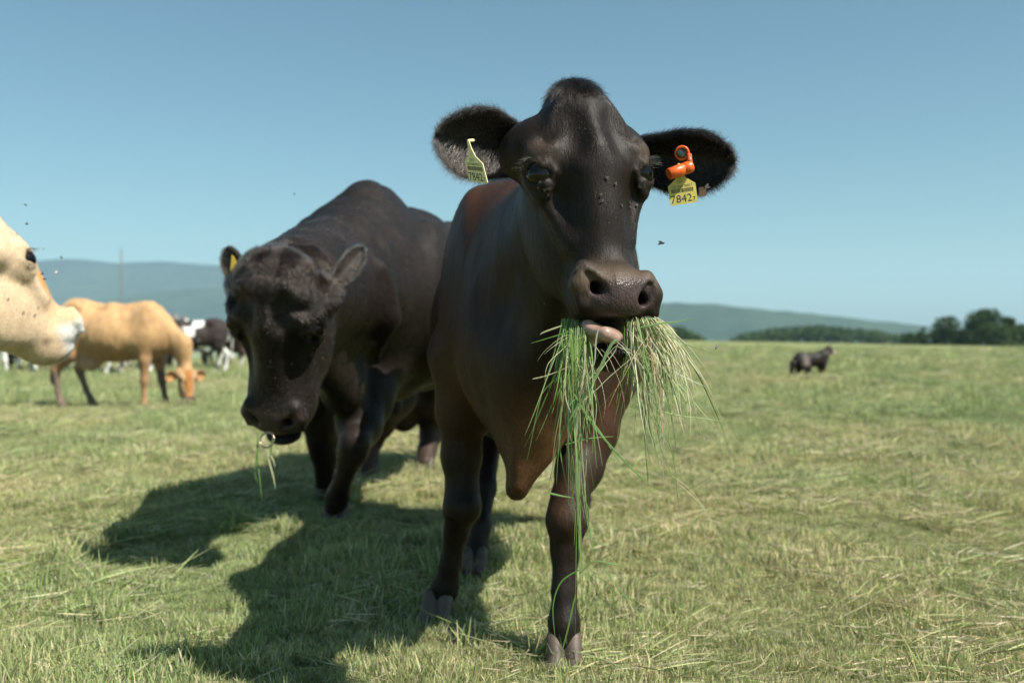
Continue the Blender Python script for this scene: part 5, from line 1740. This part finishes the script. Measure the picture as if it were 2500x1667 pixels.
# ------------------------------------------------------------------ flies
M_fly = simple_mat('fly_body', (.018, .016, .014), rough=.35)
M_wing = simple_mat('fly_wing', (.085, .072, .058), rough=.3)
def fly_meshes():
    S = Sculpt(.01)
    S.ell((0, 0, 0), (.0017, .0022, .0014), k=.001)
    S.ell((0, -.0030, 0), (.0015, .0026, .0012), k=.001)
    S.ell((0, .0028, 0), (.0013, .0011, .0011), k=.0006)
    v, f = S.mesh((-.004, -.008, -.004), (.004, .006, .004), .0006)
    b = bpy.data.meshes.new('fly_body')
    o = mesh_np('fly_body', v, f, M_fly); b = o.data; bpy.data.objects.remove(o)
    ws = []
    for s in (-1, 1):
        p = np.array([(0, .0008), (s * .0014, .0006), (s * .0030, -.0020), (s * .0036, -.0050), (s * .0026, -.0066), (s * .0012, -.0050), (s * .0004, -.0018)])
        vv = np.concatenate([np.c_[p, np.full(7, .0014) + .0005 * np.abs(p[:, 1]) * 100], np.c_[p, np.full(7, .0012) + .0005 * np.abs(p[:, 1]) * 100]])
        ff = [tuple(range(7)), tuple(range(13, 6, -1))] + [(i, i + 7, (i + 1) % 7 + 7, (i + 1) % 7) for i in range(7)]
        o = mesh_np('wing', vv, ff, M_wing, smooth=False); ws.append(o.data); bpy.data.objects.remove(o)
    return b, ws
FB, FW = fly_meshes()
def fly(loc, nrm, spin, size, label, group):
    root = empty('fly', tuple(loc), label=label, cat='fly', group=group)
    q = Vector(nrm).to_track_quat('Z', 'Y').to_matrix() @ Matrix.Rotation(spin, 3, 'Z')
    root.rotation_euler = q.to_euler()
    root.scale = (size,) * 3
    for nm, me in (('body', FB), ('wing', FW[0]), ('wing', FW[1])):
        o = bpy.data.objects.new(nm, me); COL.objects.link(o); o.parent = root
    return root
def on_surface(V, N, px, py, cam_side=True):
    """vertex of a mesh nearest the camera along a pixel's ray"""
    dvec = P(px, py, 2.0) - np.array([0, 0, CAM_H]); dvec /= np.linalg.norm(dvec)
    r = V - np.array([0, 0, CAM_H])
    t = r @ dvec
    off = np.linalg.norm(r - t[:, None] * dvec, axis=1)
    ok = np.where(off < .012 * t / 2.0)[0]
    if not len(ok): return None
    i = ok[np.argmin(t[ok])]
    return V[i], N[i]
g = np.random.default_rng(91)
Nh, _ = normals_np(Vh, Fh)
GF = 'flies on the black cow\'s face'
for px, py in [(1309, 437), (1303, 463), (1325, 472), (1336, 476), (1343, 489), (1491, 428), (1514, 441), (1475, 466), (1483, 482), (1549, 492), (1562, 472), (1565, 460), (1548, 503), (1530, 500), (1566, 496), (1558, 466), (1403, 648), (1322, 750)]:
    r = on_surface(Vh, Nh, px, py)
    if r is None: continue
    fly(r[0] + r[1] * .003, r[1], g.uniform(0, 6.28), g.uniform(.65, .9), 'small fly sitting on the black cow\'s face', GF)
N1, _ = normals_np(V1, F1)
for px, py in [(660, 897), (655, 905), (722, 893), (760, 862), (768, 868), (764, 878), (797, 880)]:
    r = on_surface(V1, N1, px, py)
    if r is None: continue
    fly(r[0] + r[1] * .004, r[1], g.uniform(0, 6.28), g.uniform(1.1, 1.4), 'small fly sitting on the bull\'s face', 'flies on the bull\'s face')
bpy.context.view_layer.update()
Wc = np.array(creamy.matrix_world)
Vc = ch @ Wc[:3, :3].T + Wc[:3, 3]; Nc, _ = normals_np(ch, chf); Nc = Nc @ Wc[:3, :3].T
for px, py in [(69, 694), (38, 732), (74, 764), (52, 560), (58, 562), (106, 744), (136, 733), (100, 765), (88, 650)]:
    r = on_surface(Vc, Nc, px, py)
    if r is None: continue
    fly(r[0] + r[1] * .004, r[1], g.uniform(0, 6.28), g.uniform(.8, 1.1), 'dark fly sitting on the cream cow\'s face', 'flies on the cream cow\'s face')
for px, py, d, s in [(61, 500, 3.2, 1.2), (66, 546, 3.3, 1.3), (150, 629, 3.2, 1.4), (104, 667, 3.3, 1.1), (140, 666, 3.2, 1.2), (110, 682, 3.3, 1.3), (107, 608, 3.3, 1.0)]:
    fly(P(px, py, d), (g.normal(), g.normal(), 1), g.uniform(0, 6.28), s, 'fly in the air near the cream cow\'s eye', 'flies in the air near the cream cow')
for px, py, d, s, lb in [(1617, 594, 1.9, 1.3, 'fly hovering against the sky near the black cow\'s nostril'), (1748, 849, 1.9, 1.1, 'fly hovering beside the hanging grass bundle'), (718, 474, 3.5, 1.0, 'tiny fly in the sky above the bull')]:
    fly(P(px, py, d), (g.normal(), -1, .5), g.uniform(0, 6.28), s, lb, None)
fe = P(1722, 458, 2.03)
fly(fe, (0, -1, .2), 2.0, 1.4, 'pale fly resting on the black ear near the tag', None)
